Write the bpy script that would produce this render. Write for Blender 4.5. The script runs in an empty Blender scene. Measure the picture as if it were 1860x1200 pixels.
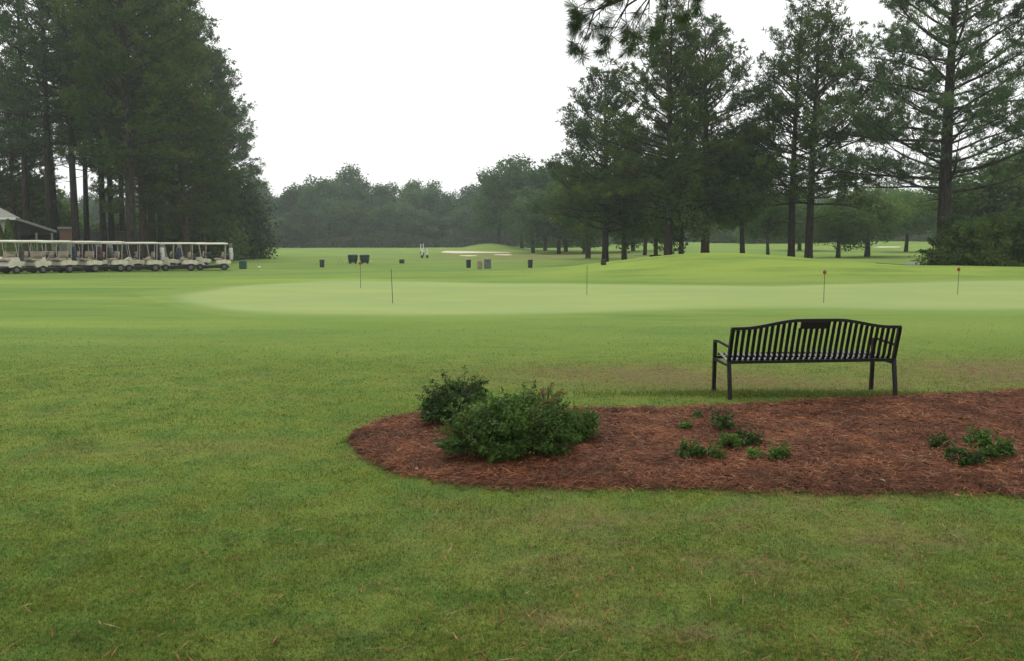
import bpy, bmesh, math, random
import numpy as np
from mathutils import Vector, Matrix, Euler
R = math.radians
scene = bpy.context.scene
COL = scene.collection

# ------------------------------------------------------------------ camera model
F = 1650.0; CX, CY = 930.0, 600.0; HZ = 435.0; CAMH = 1.72
PITCH = math.atan((CY-HZ)/F)
cam_d = bpy.data.cameras.new('camera'); cam = bpy.data.objects.new('camera', cam_d); COL.objects.link(cam)
cam_d.sensor_width = 36; cam_d.lens = 36*F/1860; cam_d.clip_start = .05; cam_d.clip_end = 3000
cam.location = (0, 0, CAMH); cam.rotation_euler = (R(90)-PITCH, 0, 0)
scene.camera = cam

# ------------------------------------------------------------------ numeric helpers
def vnoise(x, y, s, seed=0):
    """smooth value noise in 0..1 with features s metres across"""
    r = np.random.RandomState(seed); T = r.rand(256, 256)
    x = np.asarray(x, float)/s+1000.3; y = np.asarray(y, float)/s+1000.7
    xi = np.floor(x).astype(int); yi = np.floor(y).astype(int)
    fx = x-xi; fy = y-yi; fx = fx*fx*(3-2*fx); fy = fy*fy*(3-2*fy)
    a = T[xi % 256, yi % 256]; b = T[(xi+1) % 256, yi % 256]; c = T[xi % 256, (yi+1) % 256]; d = T[(xi+1) % 256, (yi+1) % 256]
    return (a*(1-fx)+b*fx)*(1-fy)+(c*(1-fx)+d*fx)*fy
def ss(a, b, x):
    t = np.clip((np.asarray(x, float)-a)/(b-a), 0, 1); return t*t*(3-2*t)
def g2(x, y, cx, cy, sx, sy): return np.exp(-((x-cx)/sx)**2-((y-cy)/sy)**2)

def height(x, y):
    x = np.asarray(x, float); y = np.asarray(y, float)
    z = .03*(vnoise(x, y, 3.0, 1)-.5)*ss(2, 6, np.abs(y)) + .10*(vnoise(x, y, 11.0, 2)-.5)*ss(9, 16, y)
    # grassy mound behind the practice green and its long shoulder to the right
    z = z + 1.02*g2(x, y, 9.6, 43.5, 6.6, 4.6) + .30*g2(x, y, 16.5, 40.5, 6.5, 3.6)+.42*g2(x, y, 25, 40.5, 7, 3.6)
    z = z + .24*g2(x, y, -2.5, 41, 8.5, 4)
    # banked lip in front of the green
    z = z + .13*ss(15.0, 19, y)*(1-ss(30, 38, y)) - .10*g2(x, y, -2, 14.6, 8, 2.0)
    # dip where the carts stand, rise at the far right
    z = z - .12*ss(36, 48, y)*(1-ss(-12, -4, x)) - .20*ss(47, 62, y)*(1-ss(0, 12, x))*(1-ss(120, 180, y))
    z = z + .85*ss(75, 150, y)*ss(8, 40, x) + .25*ss(140, 210, y)*ss(-8, 16, x)+.5*g2(x, y, 62, 148, 13, 14)
    z = z + .95*g2(x, y, -3.2, 142, 4.6, 7) + .3*g2(x, y, -7, 140, 9, 9)
    return z
H1 = lambda x, y: float(height(x, y))

cp, sp = math.cos(PITCH), math.sin(PITCH)
def ray(px, py):
    u, v = (px-CX)/F, -(py-CY)/F
    return Vector((u, cp+v*sp, -sp+v*cp))
def at(px, py, zoff=0):
    """where the line of sight through a photo pixel meets the ground"""
    d = ray(px, py); ts = 1.5*1.01**np.arange(560); gap = CAMH+d.z*ts-height(d.x*ts, d.y*ts)-zoff
    k = int(np.argmax(gap < 0)) if (gap < 0).any() else len(ts)-1
    a, b = ts[max(0, k-1)], ts[k]
    for _ in range(24):
        t = (a+b)/2
        if CAMH+d.z*t-H1(d.x*t, d.y*t)-zoff < 0: b = t
        else: a = t
    return Vector((d.x*t, d.y*t, H1(d.x*t, d.y*t)))
def atd(px, Y):
    x = (px-CX)/F*(Y*cp+CAMH*sp); return Vector((x, Y, H1(x, Y)))

# ------------------------------------------------------------------ object helpers
def tag(o, label=None, cat=None, group=None, kind=None):
    if label: o['label'] = label
    if cat: o['category'] = cat
    if group: o['group'] = group
    if kind: o['kind'] = kind
    return o
def empty(name, loc=(0, 0, 0), rz=0, sc=1):
    o = bpy.data.objects.new(name, None); COL.objects.link(o); o.empty_display_size = .3
    o.location = loc; o.rotation_euler = (0, 0, rz); o.scale = (sc,)*3 if np.isscalar(sc) else sc
    return o
def link(name, me, parent=None):
    o = bpy.data.objects.new(name, me); COL.objects.link(o)
    if parent is not None: o.parent = parent
    return o
def np_mesh(name, V, FC, mat, smooth=False):
    V = np.asarray(V, np.float32).reshape(-1, 3); FC = np.asarray(FC, np.int32); k = FC.shape[1]; n = FC.shape[0]
    me = bpy.data.meshes.new(name)
    me.vertices.add(len(V)); me.vertices.foreach_set('co', V.ravel())
    me.loops.add(n*k); me.loops.foreach_set('vertex_index', FC.ravel())
    me.polygons.add(n); me.polygons.foreach_set('loop_start', np.arange(0, n*k, k, dtype=np.int32))
    me.polygons.foreach_set('loop_total', np.full(n, k, np.int32))
    if smooth: me.polygons.foreach_set('use_smooth', np.ones(n, bool))
    me.update(calc_edges=True); me.validate()
    if mat: me.materials.append(mat)
    return me
def set_attr(me, name, arr):
    a = me.attributes.new(name, 'FLOAT', 'POINT'); a.data.foreach_set('value', np.asarray(arr, np.float32))

class MB:
    """collects boxes, tubes and prisms into ONE mesh object"""
    def __init__(s): s.bm = bmesh.new()
    def box(s, c, d, rot=None, bev=0):
        r = bmesh.ops.create_cube(s.bm, size=1); vs = r['verts']
        bmesh.ops.scale(s.bm, vec=d, verts=vs)
        if bev:
            es = list({e for v in vs for e in v.link_edges})
            r2 = bmesh.ops.bevel(s.bm, geom=es, offset=bev, segments=2, affect='EDGES', profile=.5)
            vs = list({v for f in r2['faces'] for v in f.verts} | {v for v in vs if v.is_valid})
        if rot: bmesh.ops.rotate(s.bm, cent=(0, 0, 0), matrix=Euler(rot).to_matrix(), verts=vs)
        bmesh.ops.translate(s.bm, vec=c, verts=vs); return s
    def tube(s, pts, rad, n=8, square=False, caps=True):
        pts = [Vector(p) for p in pts]
        if np.isscalar(rad): rad = [rad]*len(pts)
        rings = []; up0 = None
        for i, p in enumerate(pts):
            a = pts[max(0, i-1)]; b = pts[min(len(pts)-1, i+1)]; t = (b-a).normalized()
            if up0 is None: up0 = Vector((0, 0, 1)) if abs(t.z) < .9 else Vector((0, 1, 0))
            u = t.cross(up0)
            if u.length < 1e-3: u = t.cross(Vector((1, 0, 0)))
            u.normalize(); w = u.cross(t).normalized(); up0 = w
            ring = []
            for k in range(n):
                an = 2*math.pi*k/n+(math.pi/4 if square else 0); rr = rad[i]*(1.414 if square else 1)
                ring.append(s.bm.verts.new(p+u*math.cos(an)*rr+w*math.sin(an)*rr))
            rings.append(ring)
        for a, b in zip(rings, rings[1:]):
            for k in range(n): s.bm.faces.new((a[k], a[(k+1) % n], b[(k+1) % n], b[k]))
        if caps: s.bm.faces.new(rings[0][::-1]); s.bm.faces.new(rings[-1])
        return s
    def lathe(s, prof, n=20, c=(0, 0, 0), axis='z'):
        rings = []
        for r_, z in prof:
            ring = []
            for k in range(n):
                an = 2*math.pi*k/n; a, b = max(r_, 1e-4)*math.cos(an), max(r_, 1e-4)*math.sin(an)
                v = {'z': (a, b, z), 'y': (a, z, b), 'x': (z, a, b)}[axis]
                ring.append(s.bm.verts.new((v[0]+c[0], v[1]+c[1], v[2]+c[2])))
            rings.append(ring)
        for a, b in zip(rings, rings[1:]):
            for k in range(n): s.bm.faces.new((a[k], a[(k+1) % n], b[(k+1) % n], b[k]))
        return s
    def prism(s, prof, y0, y1, bev=0):
        """profile in x,z extruded along y"""
        a = [s.bm.verts.new((x, y0, z)) for x, z in prof]; b = [s.bm.verts.new((x, y1, z)) for x, z in prof]
        n = len(prof); fs = [s.bm.faces.new(a), s.bm.faces.new(b[::-1])]
        for k in range(n): fs.append(s.bm.faces.new((a[k], b[k], b[(k+1) % n], a[(k+1) % n])))
        if bev:
            es = list({e for f in fs[:2] for e in f.edges})
            bmesh.ops.bevel(s.bm, geom=es, offset=bev, segments=2, affect='EDGES', profile=.5)
        return s
    def mesh(s, name, mat, smooth=False):
        bmesh.ops.recalc_face_normals(s.bm, faces=s.bm.faces)
        me = bpy.data.meshes.new(name); s.bm.to_mesh(me); s.bm.free(); me.materials.append(mat)
        if smooth:
            for p in me.polygons: p.use_smooth = True
        return me
    def build(s, name, mat, parent=None, smooth=False):
        return link(name, s.mesh(name, mat, smooth), parent)
def copy_tree(o, parent=None):
    c = o.copy(); COL.objects.link(c); c.parent = parent
    for ch in list(o.children): copy_tree(ch, c)
    return c

# ------------------------------------------------------------------ materials
def newmat(name):
    m = bpy.data.materials.new(name); m.use_nodes = True; nt = m.node_tree; nt.nodes.clear()
    return m, nt, nt.nodes.new('ShaderNodeOutputMaterial')
def N(nt, t, **kw):
    n = nt.nodes.new(t)
    for k, v in kw.items():
        if hasattr(n, k): setattr(n, k, v)
        else: n.inputs[k.replace('_', ' ')].default_value = v
    return n
def mixc(nt, fac, a, b, mode='MIX'):
    n = nt.nodes.new('ShaderNodeMix'); n.data_type = 'RGBA'; n.blend_type = mode
    for i, v in ((0, fac), (6, a), (7, b)):
        if isinstance(v, (int, float)): n.inputs[i].default_value = v
        elif isinstance(v, (tuple, list)): n.inputs[i].default_value = tuple(v)+(1,) if len(v) == 3 else v
        else: nt.links.new(v, n.inputs[i])
    return n.outputs[2]
def math_(nt, op, a, b=0, clamp=False):
    n = nt.nodes.new('ShaderNodeMath'); n.operation = op; n.use_clamp = clamp
    for i, v in ((0, a), (1, b)):
        if isinstance(v, (int, float)): n.inputs[i].default_value = v
        else: nt.links.new(v, n.inputs[i])
    return n.outputs[0]
def maprange(nt, v, a, b, c=0, d=1):
    n = nt.nodes.new('ShaderNodeMapRange'); nt.links.new(v, n.inputs[0]); n.interpolation_type = 'SMOOTHSTEP'
    for i, q in enumerate((a, b, c, d)): n.inputs[i+1].default_value = q
    return n.outputs[0]
def noise(nt, scale, detail=3, rough=.55, vec=None, stretch=None):
    n = nt.nodes.new('ShaderNodeTexNoise'); n.inputs['Scale'].default_value = scale
    n.inputs['Detail'].default_value = detail; n.inputs['Roughness'].default_value = rough
    if vec is None:
        vec = nt.nodes.new('ShaderNodeNewGeometry').outputs['Position']
    if stretch:
        m = nt.nodes.new('ShaderNodeVectorMath'); m.operation = 'MULTIPLY'; nt.links.new(vec, m.inputs[0]); m.inputs[1].default_value = stretch; vec = m.outputs[0]
    nt.links.new(vec, n.inputs['Vector']); return n.outputs['Fac']
def objvec(nt): return nt.nodes.new('ShaderNodeTexCoord').outputs['Object']
def simple(name, col, rough=.6, metal=0, var=.12, scale=6, bump=0, spec=.5):
    m, nt, out = newmat(name); b = N(nt, 'ShaderNodeBsdfPrincipled'); nt.links.new(b.outputs[0], out.inputs[0])
    b.inputs['Roughness'].default_value = rough; b.inputs['Metallic'].default_value = metal; b.inputs['Specular IOR Level'].default_value = spec
    nz = noise(nt, scale, 4, .6, objvec(nt))
    f = maprange(nt, nz, .3, .7)
    nt.links.new(mixc(nt, f, tuple(c*(1-var) for c in col), tuple(min(1, c*(1+var)) for c in col)), b.inputs['Base Color'])
    if bump:
        bp = N(nt, 'ShaderNodeBump'); bp.inputs['Strength'].default_value = bump; bp.inputs['Distance'].default_value = .02
        nt.links.new(nz, bp.inputs['Height']); nt.links.new(bp.outputs[0], b.inputs['Normal'])
    return m

def lawn_colour(nt):
    """turf colour from world position and the mesh's own 'bare' / 'lush' weights"""
    A = lambda nm: N(nt, 'ShaderNodeAttribute', attribute_name=nm).outputs['Fac']
    bare, lush = A('bare'), A('lush')
    n1 = noise(nt, .35, 3); n2 = noise(nt, 2.2, 5, .68); n3 = noise(nt, 14, 4, .7); n4 = noise(nt, 75, 3, .8)
    c = mixc(nt, maprange(nt, n1, .35, .65), (.124, .172, .032), (.158, .206, .044))
    c = mixc(nt, maprange(nt, n2, .42, .62), c, (.098, .166, .036))
    c = mixc(nt, math_(nt, 'MULTIPLY', maprange(nt, n3, .45, .75), .40), c, (.175, .200, .046))
    far = mixc(nt, maprange(nt, noise(nt, .10, 4, .6, stretch=(.6, 1.6, 1)), .35, .65), (.136, .212, .048), (.190, .254, .062))
    far = mixc(nt, maprange(nt, lush, 1.0, 2.0), far, (.222, .298, .058))
    far = mixc(nt, math_(nt, 'MULTIPLY', maprange(nt, noise(nt, .55, 4, .65, stretch=(.3, 1.5, 1)), .42, .7), .7), far, (.098, .176, .044))
    c = mixc(nt, lush, c, far)
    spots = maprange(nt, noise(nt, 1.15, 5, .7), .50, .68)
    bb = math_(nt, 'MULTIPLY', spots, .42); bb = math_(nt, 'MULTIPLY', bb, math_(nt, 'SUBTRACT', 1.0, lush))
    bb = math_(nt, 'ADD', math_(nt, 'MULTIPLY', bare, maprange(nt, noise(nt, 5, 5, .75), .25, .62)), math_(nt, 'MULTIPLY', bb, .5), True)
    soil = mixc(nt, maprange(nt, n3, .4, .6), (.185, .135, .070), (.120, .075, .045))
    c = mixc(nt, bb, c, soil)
    grain = maprange(nt, n4, .25, .75, .72, 1.28)
    return mixc(nt, 1.0, c, grain, 'MULTIPLY'), n3, n4, bb

def m_lawn():
    m, nt, out = newmat('lawn_turf'); b = N(nt, 'ShaderNodeBsdfPrincipled'); nt.links.new(b.outputs[0], out.inputs[0])
    b.inputs['Roughness'].default_value = .95; b.inputs['Specular IOR Level'].default_value = .02
    c, n3, n4, _ = lawn_colour(nt); nt.links.new(c, b.inputs['Base Color'])
    bp = N(nt, 'ShaderNodeBump'); bp.inputs['Strength'].default_value = .55; bp.inputs['Distance'].default_value = .03
    nt.links.new(math_(nt, 'ADD', n3, n4), bp.inputs['Height']); nt.links.new(bp.outputs[0], b.inputs['Normal'])
    return m
def m_green():
    m, nt, out = newmat('green_turf'); b = N(nt, 'ShaderNodeBsdfPrincipled'); nt.links.new(b.outputs[0], out.inputs[0])
    b.inputs['Roughness'].default_value = .95; b.inputs['Specular IOR Level'].default_value = .02
    c, n3, n4, _ = lawn_colour(nt)
    e = N(nt, 'ShaderNodeAttribute', attribute_name='edge').outputs['Fac']
    k = noise(nt, .5, 4, .6, stretch=(.5, 1.3, 1))
    g = mixc(nt, maprange(nt, k, .35, .65), (.222, .288, .098), (.252, .304, .108))
    g = mixc(nt, math_(nt, 'MULTIPLY', maprange(nt, noise(nt, .16, 3), .4, .7), .6), g, (.200, .270, .108))
    g = mixc(nt, 1.0, g, maprange(nt, n4, .3, .7, .93, 1.07), 'MULTIPLY')
    collar = mixc(nt, .5, c, (.156, .216, .066))
    c2 = mixc(nt, maprange(nt, e, .25, 1.3), c, collar)
    c2 = mixc(nt, maprange(nt, math_(nt, 'ADD', e, math_(nt, 'MULTIPLY', k, .25)), .9, 2.3), c2, g)
    nt.links.new(c2, b.inputs['Base Color'])
    return m
def m_blade():
    m, nt, out = newmat('grass_blade')
    c, n3, n4, bb = lawn_colour(nt)
    rnd = nt.nodes.new('ShaderNodeNewGeometry').outputs['Random Per Island']
    c = mixc(nt, maprange(nt, rnd, .86, 1.0), c, (.24, .225, .085))
    c = mixc(nt, 1.0, c, maprange(nt, noise(nt, 34, 3, .7), .32, .68, .52, 1.50), 'MULTIPLY')
    c = mixc(nt, 1.0, c, maprange(nt, noise(nt, 260, 1, .5), .3, .7, .70, 1.35), 'MULTIPLY')
    d = N(nt, 'ShaderNodeBsdfDiffuse'); t = N(nt, 'ShaderNodeBsdfTranslucent'); nt.links.new(c, d.inputs[0]); nt.links.new(c, t.inputs[0])
    s = N(nt, 'ShaderNodeMixShader'); s.inputs[0].default_value = .35; nt.links.new(d.outputs[0], s.inputs[1]); nt.links.new(t.outputs[0], s.inputs[2])
    nt.links.new(s.outputs[0], out.inputs[0]); return m
def m_leaf(name, dark, light, odd=None, odd_amt=.1, nscale=.45, trans=.3, spec=0):
    m, nt, out = newmat(name)
    rnd = nt.nodes.new('ShaderNodeNewGeometry').outputs['Random Per Island']
    inst = nt.nodes.new('ShaderNodeObjectInfo').outputs['Random']
    f = maprange(nt, noise(nt, nscale, 3, .6), .32, .68)
    f = math_(nt, 'ADD', math_(nt, 'MULTIPLY', f, .65), math_(nt, 'MULTIPLY', rnd, .35))
    c = mixc(nt, f, dark, light)
    if odd:
        k = math_(nt, 'MULTIPLY', maprange(nt, noise(nt, nscale*.8, 4, .65, objvec(nt)), .62-.25*odd_amt, .78-.25*odd_amt), .8)
        c = mixc(nt, k, c, odd)
    c = mixc(nt, 1.0, c, math_(nt, 'ADD', .76, math_(nt, 'MULTIPLY', inst, .5)), 'MULTIPLY')
    d = N(nt, 'ShaderNodeBsdfDiffuse'); t = N(nt, 'ShaderNodeBsdfTranslucent'); nt.links.new(c, d.inputs[0]); nt.links.new(c, t.inputs[0])
    s = N(nt, 'ShaderNodeMixShader'); s.inputs[0].default_value = trans; nt.links.new(d.outputs[0], s.inputs[1]); nt.links.new(t.outputs[0], s.inputs[2])
    o = s.outputs[0]
    if spec:
        gl = N(nt, 'ShaderNodeBsdfGlossy'); gl.inputs['Roughness'].default_value = .4
        q = N(nt, 'ShaderNodeMixShader'); q.inputs[0].default_value = spec; nt.links.new(o, q.inputs[1]); nt.links.new(gl.outputs[0], q.inputs[2]); o = q.outputs[0]
    nt.links.new(o, out.inputs[0]); return m
def m_bark(name, a, b_):
    m, nt, out = newmat(name); b = N(nt, 'ShaderNodeBsdfPrincipled'); nt.links.new(b.outputs[0], out.inputs[0]); b.inputs['Roughness'].default_value = .95
    b.inputs['Specular IOR Level'].default_value = .1
    n = noise(nt, 7, 5, .7, stretch=(1, 1, .25)); nt.links.new(mixc(nt, maprange(nt, n, .35, .65), a, b_), b.inputs['Base Color'])
    bp = N(nt, 'ShaderNodeBump'); bp.inputs['Strength'].default_value = .8; bp.inputs['Distance'].default_value = .04
    nt.links.new(n, bp.inputs['Height']); nt.links.new(bp.outputs[0], b.inputs['Normal']); return m
def m_straw(name, bed=False):
    m, nt, out = newmat(name); b = N(nt, 'ShaderNodeBsdfPrincipled'); nt.links.new(b.outputs[0], out.inputs[0]); b.inputs['Roughness'].default_value = .85
    b.inputs['Specular IOR Level'].default_value = .2
    if bed:
        n = noise(nt, 22, 5, .8, stretch=(.5, 1.3, 1)); c = mixc(nt, maprange(nt, n, .35, .65), (.050, .020, .009), (.140, .054, .024))
        bp = N(nt, 'ShaderNodeBump'); bp.inputs['Strength'].default_value = 1; bp.inputs['Distance'].default_value = .03
        nt.links.new(n, bp.inputs['Height']); nt.links.new(bp.outputs[0], b.inputs['Normal'])
    else:
        rnd = nt.nodes.new('ShaderNodeNewGeometry').outputs['Random Per Island']
        r = N(nt, 'ShaderNodeValToRGB'); e = r.color_ramp.elements
        e[0].position = 0; e[0].color = (.040, .017, .008, 1); e[1].position = 1; e[1].color = (.36, .25, .15, 1)
        for p, cc in ((.3, (.120, .038, .016, 1)), (.6, (.205, .068, .029, 1)), (.86, (.265, .108, .047, 1)), (.965, (.27, .155, .085, 1))):
            q = e.new(p); q.color = cc
        nt.links.new(rnd, r.inputs[0]); c = r.outputs[0]
        c = mixc(nt, 1.0, c, maprange(nt, noise(nt, 1.9, 5, .7), .32, .68, .50, 1.32), 'MULTIPLY')
    nt.links.new(c, b.inputs['Base Color']); return m

M = {}
M['lawn'] = m_lawn(); M['green'] = m_green(); M['blade'] = m_blade()
M['pine'] = m_leaf('pine_needles', (.036, .064, .020), (.132, .180, .048), (.13, .105, .055), .12, .5, .32)
M['pine_blue'] = m_leaf('pine_needles_cool', (.040, .072, .032), (.124, .182, .074), (.15, .125, .08), .1, .5, .32)
M['pine_dead'] = m_leaf('pine_needles_brown', (.13, .09, .05), (.22, .16, .09))
M['leaf'] = m_leaf('broad_leaves', (.042, .084, .022), (.140, .212, .050), None, 0, .35, .35)
M['leaf_bright'] = m_leaf('bright_leaves', (.055, .105, .032), (.125, .205, .060), None, 0, .5, .42)
M['leaf_far'] = m_leaf('far_leaves', (.034, .070, .032), (.110, .178, .066), (.10, .10, .05), .02, .16, .3)
M['cedar'] = m_leaf('cedar_foliage', (.032, .052, .024), (.066, .104, .036), None, 0, .7, .2)
M['azalea'] = m_leaf('azalea_leaves', (.036, .088, .012), (.124, .236, .032), (.10, .10, .04), .12, 4.5, .32, .018)
M['azalea_dark'] = m_leaf('azalea_dark_leaves', (.022, .052, .010), (.062, .125, .024), None, .1, 5, .28, .012)
M['azalea_tan'] = m_leaf('azalea_dying_leaves', (.17, .12, .05), (.25, .20, .085), (.13, .16, .05), .3, 8, .3)
M['brush'] = m_leaf('underbrush_leaves', (.050, .080, .034), (.10, .125, .055), (.14, .11, .07), .25, .25, .3)
M['bark'] = m_bark('pine_bark', (.020, .016, .014), (.058, .046, .038))
M['bark_red'] = m_bark('reddish_pine_bark', (.045, .028, .022), (.11, .07, .052))
M['bark_grey'] = m_bark('grey_bark', (.04, .036, .03), (.095, .088, .07))
M['straw'] = m_straw('pine_straw'); M['bed'] = m_straw('mulch_bed', True)
M['black'] = simple('black_powder_coat', (.006, .006, .007), .38, 0, .2, 12, spec=.28); M['gloss'] = simple('glossy_black_slats', (.006, .006, .007), .12, 0, .2, 12, spec=.6)
M['plaque'] = simple('dark_plaque', (.022, .020, .022), .35, .4)
M['cream'] = simple('cream_plastic', (.66, .61, .48), .35, 0, .14, 5)
M['cream_roof'] = simple('cream_roof_plastic', (.78, .75, .64), .4, 0, .04, 3)
M['beige'] = simple('beige_vinyl', (.42, .33, .24), .5, 0, .08, 5)
M['rubber'] = simple('black_rubber', (.02, .02, .021), .8)
M['darkplastic'] = simple('dark_plastic', (.028, .028, .028), .5)
M['rim'] = simple('pale_rim', (.5, .5, .48), .4, .2); M['hub'] = simple('dull_hub', (.13, .13, .13), .5)
M['strut'] = simple('pale_strut', (.48, .44, .37), .4, .1)
M['bin_green'] = simple('dark_green_plastic', (.018, .040, .030), .45)
M['box_green'] = simple('green_steel', (.020, .095, .062), .5)
M['bin_black'] = simple('black_bin_plastic', (.016, .020, .013), .5)
M['grey_box'] = simple('grey_steel', (.115, .125, .150), .5, 0, .06)
M['tan'] = simple('tan_wood', (.30, .22, .15), .8, 0, .2, 8)
M['white'] = simple('white_paint', (.78, .78, .76), .5, 0, .04)
M['red'] = simple('red_plastic', (.24, .028, .014), .45)
M['pole'] = simple('dull_pole', (.10, .085, .05), .5)
M['shingle'] = simple('grey_shingles', (.34, .34, .30), .9, 0, .14, 9, .5)
M['wall_cream'] = simple('cream_siding', (.42, .41, .37), .8, 0, .06, 3)
M['dark_wood'] = simple('dark_wood', (.035, .028, .028), .9, 0, .2, 5)
M['edge_grey'] = simple('weathered_fascia', (.17, .165, .15), .8, 0, .15)
M['brick'] = simple('pinkish_brick', (.30, .165, .125), .9, 0, .12, 14)
M['grey_wall'] = simple('grey_block_wall', (.12, .12, .125), .9, 0, .15, 4)
M['sand'] = simple('bunker_sand', (.52, .45, .33), .95, 0, .10, 1.2)
M['asphalt'] = simple('path_asphalt', (.11, .12, .11), .9, 0, .15, 2)
def m_glass():
    m, nt, out = newmat('clear_windscreen'); t = N(nt, 'ShaderNodeBsdfTransparent'); t.inputs[0].default_value = (.86, .88, .86, 1)
    g = N(nt, 'ShaderNodeBsdfGlossy'); g.inputs['Roughness'].default_value = .08
    s = N(nt, 'ShaderNodeMixShader'); s.inputs[0].default_value = .09; nt.links.new(t.outputs[0], s.inputs[1]); nt.links.new(g.outputs[0], s.inputs[2])
    nt.links.new(s.outputs[0], out.inputs[0]); return m
M['glass'] = m_glass()

# ------------------------------------------------------------------ ground
def bare_shade_w(x, y):
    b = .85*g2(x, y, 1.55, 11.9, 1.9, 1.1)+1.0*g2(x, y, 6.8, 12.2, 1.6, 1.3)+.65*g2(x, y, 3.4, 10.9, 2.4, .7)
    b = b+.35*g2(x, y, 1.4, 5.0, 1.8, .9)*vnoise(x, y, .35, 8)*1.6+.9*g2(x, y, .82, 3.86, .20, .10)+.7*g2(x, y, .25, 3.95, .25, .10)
    b = b+.35*g2(x, y, -2.6, 7.4, 1.0, .35)+.4*g2(x, y, 9, 12, 3, 1.5)+.55*g2(x, y, -31, 44, 9, 1.2)+.8*g2(x, y, 4, 98, 12, 13)+.5*g2(x, y, -2, 120, 12, 8)+.7*g2(x, y, -36, 200, 16, 6)  # patch by the middle grove: bare soil and tree shade painted in together
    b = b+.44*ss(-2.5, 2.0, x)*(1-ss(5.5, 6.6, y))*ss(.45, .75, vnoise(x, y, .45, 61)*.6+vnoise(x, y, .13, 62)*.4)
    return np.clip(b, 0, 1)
def lush_w(x, y):
    w = np.clip(ss(11.5, 18.5, y+2.2*(vnoise(x, y, 4, 5)-.5)-.08*np.clip(x, -12, 12)), 0, 1)
    ridge = 1.1*g2(x, y, 9.6, 42, 8.5, 4.2)+.8*g2(x, y, 21, 39.5, 10, 2.6)+.7*g2(x, y, -14, 37, 14, 2.4)+.5*g2(x, y, -9, 17.5, 5, .8)
    return w+np.clip(ridge*(.6+.8*vnoise(x, y, 5, 66)), 0, 1)*w
def axis(lo, hi, d0, k, centre=0):
    p = [0.]; 
    while centre+p[-1] < hi: p.append(p[-1]+d0+k*max(0, p[-1]-12 if False else p[-1])*1.0)
    q = [0.]
    while centre-q[-1] > lo: q.append(q[-1]+d0+k*q[-1])
    return np.array([centre-v for v in q[::-1]][:-1]+[centre+v for v in p])
xs = axis(-380, 380, .16, .022); ys = axis(-45, 390, .16, .016, 5)
GX, GY = np.meshgrid(xs, ys); nx, ny = len(xs), len(ys)
V = np.stack([GX, GY, height(GX, GY)], -1).reshape(-1, 3)
idx = np.arange(nx*ny).reshape(ny, nx)
FQ = np.stack([idx[:-1, :-1], idx[:-1, 1:], idx[1:, 1:], idx[1:, :-1]], -1).reshape(-1, 4)
me = np_mesh('ground', V, FQ, M['lawn'], True)
set_attr(me, 'bare', bare_shade_w(V[:, 0], V[:, 1])); set_attr(me, 'lush', lush_w(V[:, 0], V[:, 1]))
tag(link('ground', me), 'mown grass ground of the golf course', None, None, 'structure')

def band(name, xf, fy, by, mat, nxx, nyy, lift, sink=0, bulge=0):
    """a sheet draped between a front and a back curve, both given as functions of x"""
    Xg = np.array(xf); f = np.interp(Xg, *fy); b = np.interp(Xg, *by)
    t = np.linspace(0, 1, nyy)[:, None]; Y = f[None]*(1-t)+b[None]*t; X = np.repeat(Xg[None], nyy, 0)
    de = np.minimum(np.minimum(Y-f[None], b[None]-Y), np.minimum(X-Xg[0], Xg[-1]-X)+.0)
    Z = height(X, Y)+lift+bulge*(1-np.exp(-np.maximum(de, 0)/.25))-(.07*(1-ss(0, .45, de)) if sink else 0)
    V = np.stack([X, Y, Z], -1).reshape(-1, 3); ny_, nx_ = X.shape; idx = np.arange(nx_*ny_).reshape(ny_, nx_)
    FQ = np.stack([idx[:-1, :-1], idx[:-1, 1:], idx[1:, 1:], idx[1:, :-1]], -1).reshape(-1, 4)
    me = np_mesh(name, V, FQ, mat, True)
    set_attr(me, 'bare', bare_shade_w(V[:, 0], V[:, 1])); set_attr(me, 'lush', lush_w(V[:, 0], V[:, 1])); set_attr(me, 'edge', (np.maximum(de, 0)*(ss(0, 4, X-Xg[0])*.8+.2 if sink else 1)).ravel())
    return link(name, me)
def curve(pix):
    P = [at(*p) for p in pix]; P.sort(key=lambda v: v.x); return np.array([p.x for p in P]), np.array([p.y for p in P])
def smooth(c, n=300):
    x = np.linspace(c[0][0], c[0][-1], n); y = np.interp(x, c[0], c[1]); k = np.ones(13)/13
    yp = np.pad(y, 6, mode='edge'); return x, np.convolve(yp, k, 'valid')
# practice green
gf = curve([(225, 533), (300, 560), (400, 578), (520, 588), (700, 591), (900, 588), (1100, 581), (1300, 572), (1500, 571), (1860, 578)])
gb = curve([(225, 531), (260, 520), (380, 511), (600, 506), (800, 509), (1000, 514), (1200, 517), (1400, 519), (1550, 514), (1700, 507), (1860, 503)])
gxl, gxr = gf[0][0], 24.0
gf = (np.append(gf[0], [19, 23, 24.0]), np.append(gf[1], [20.5, 24, 27.0])); gb = (np.append(gb[0], [23, 24.0]), np.append(gb[1], [31, 27.2]))
gf, gb = smooth(gf), smooth(gb)
gxs = gxl+(gxr-gxl)*np.linspace(0, 1, 220)**1.3
tag(band('putting_green', gxs, gf, gb, M['green'], 0, 150, .02, 1), 'pale close-mown practice putting green', None, None, 'structure')

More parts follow.
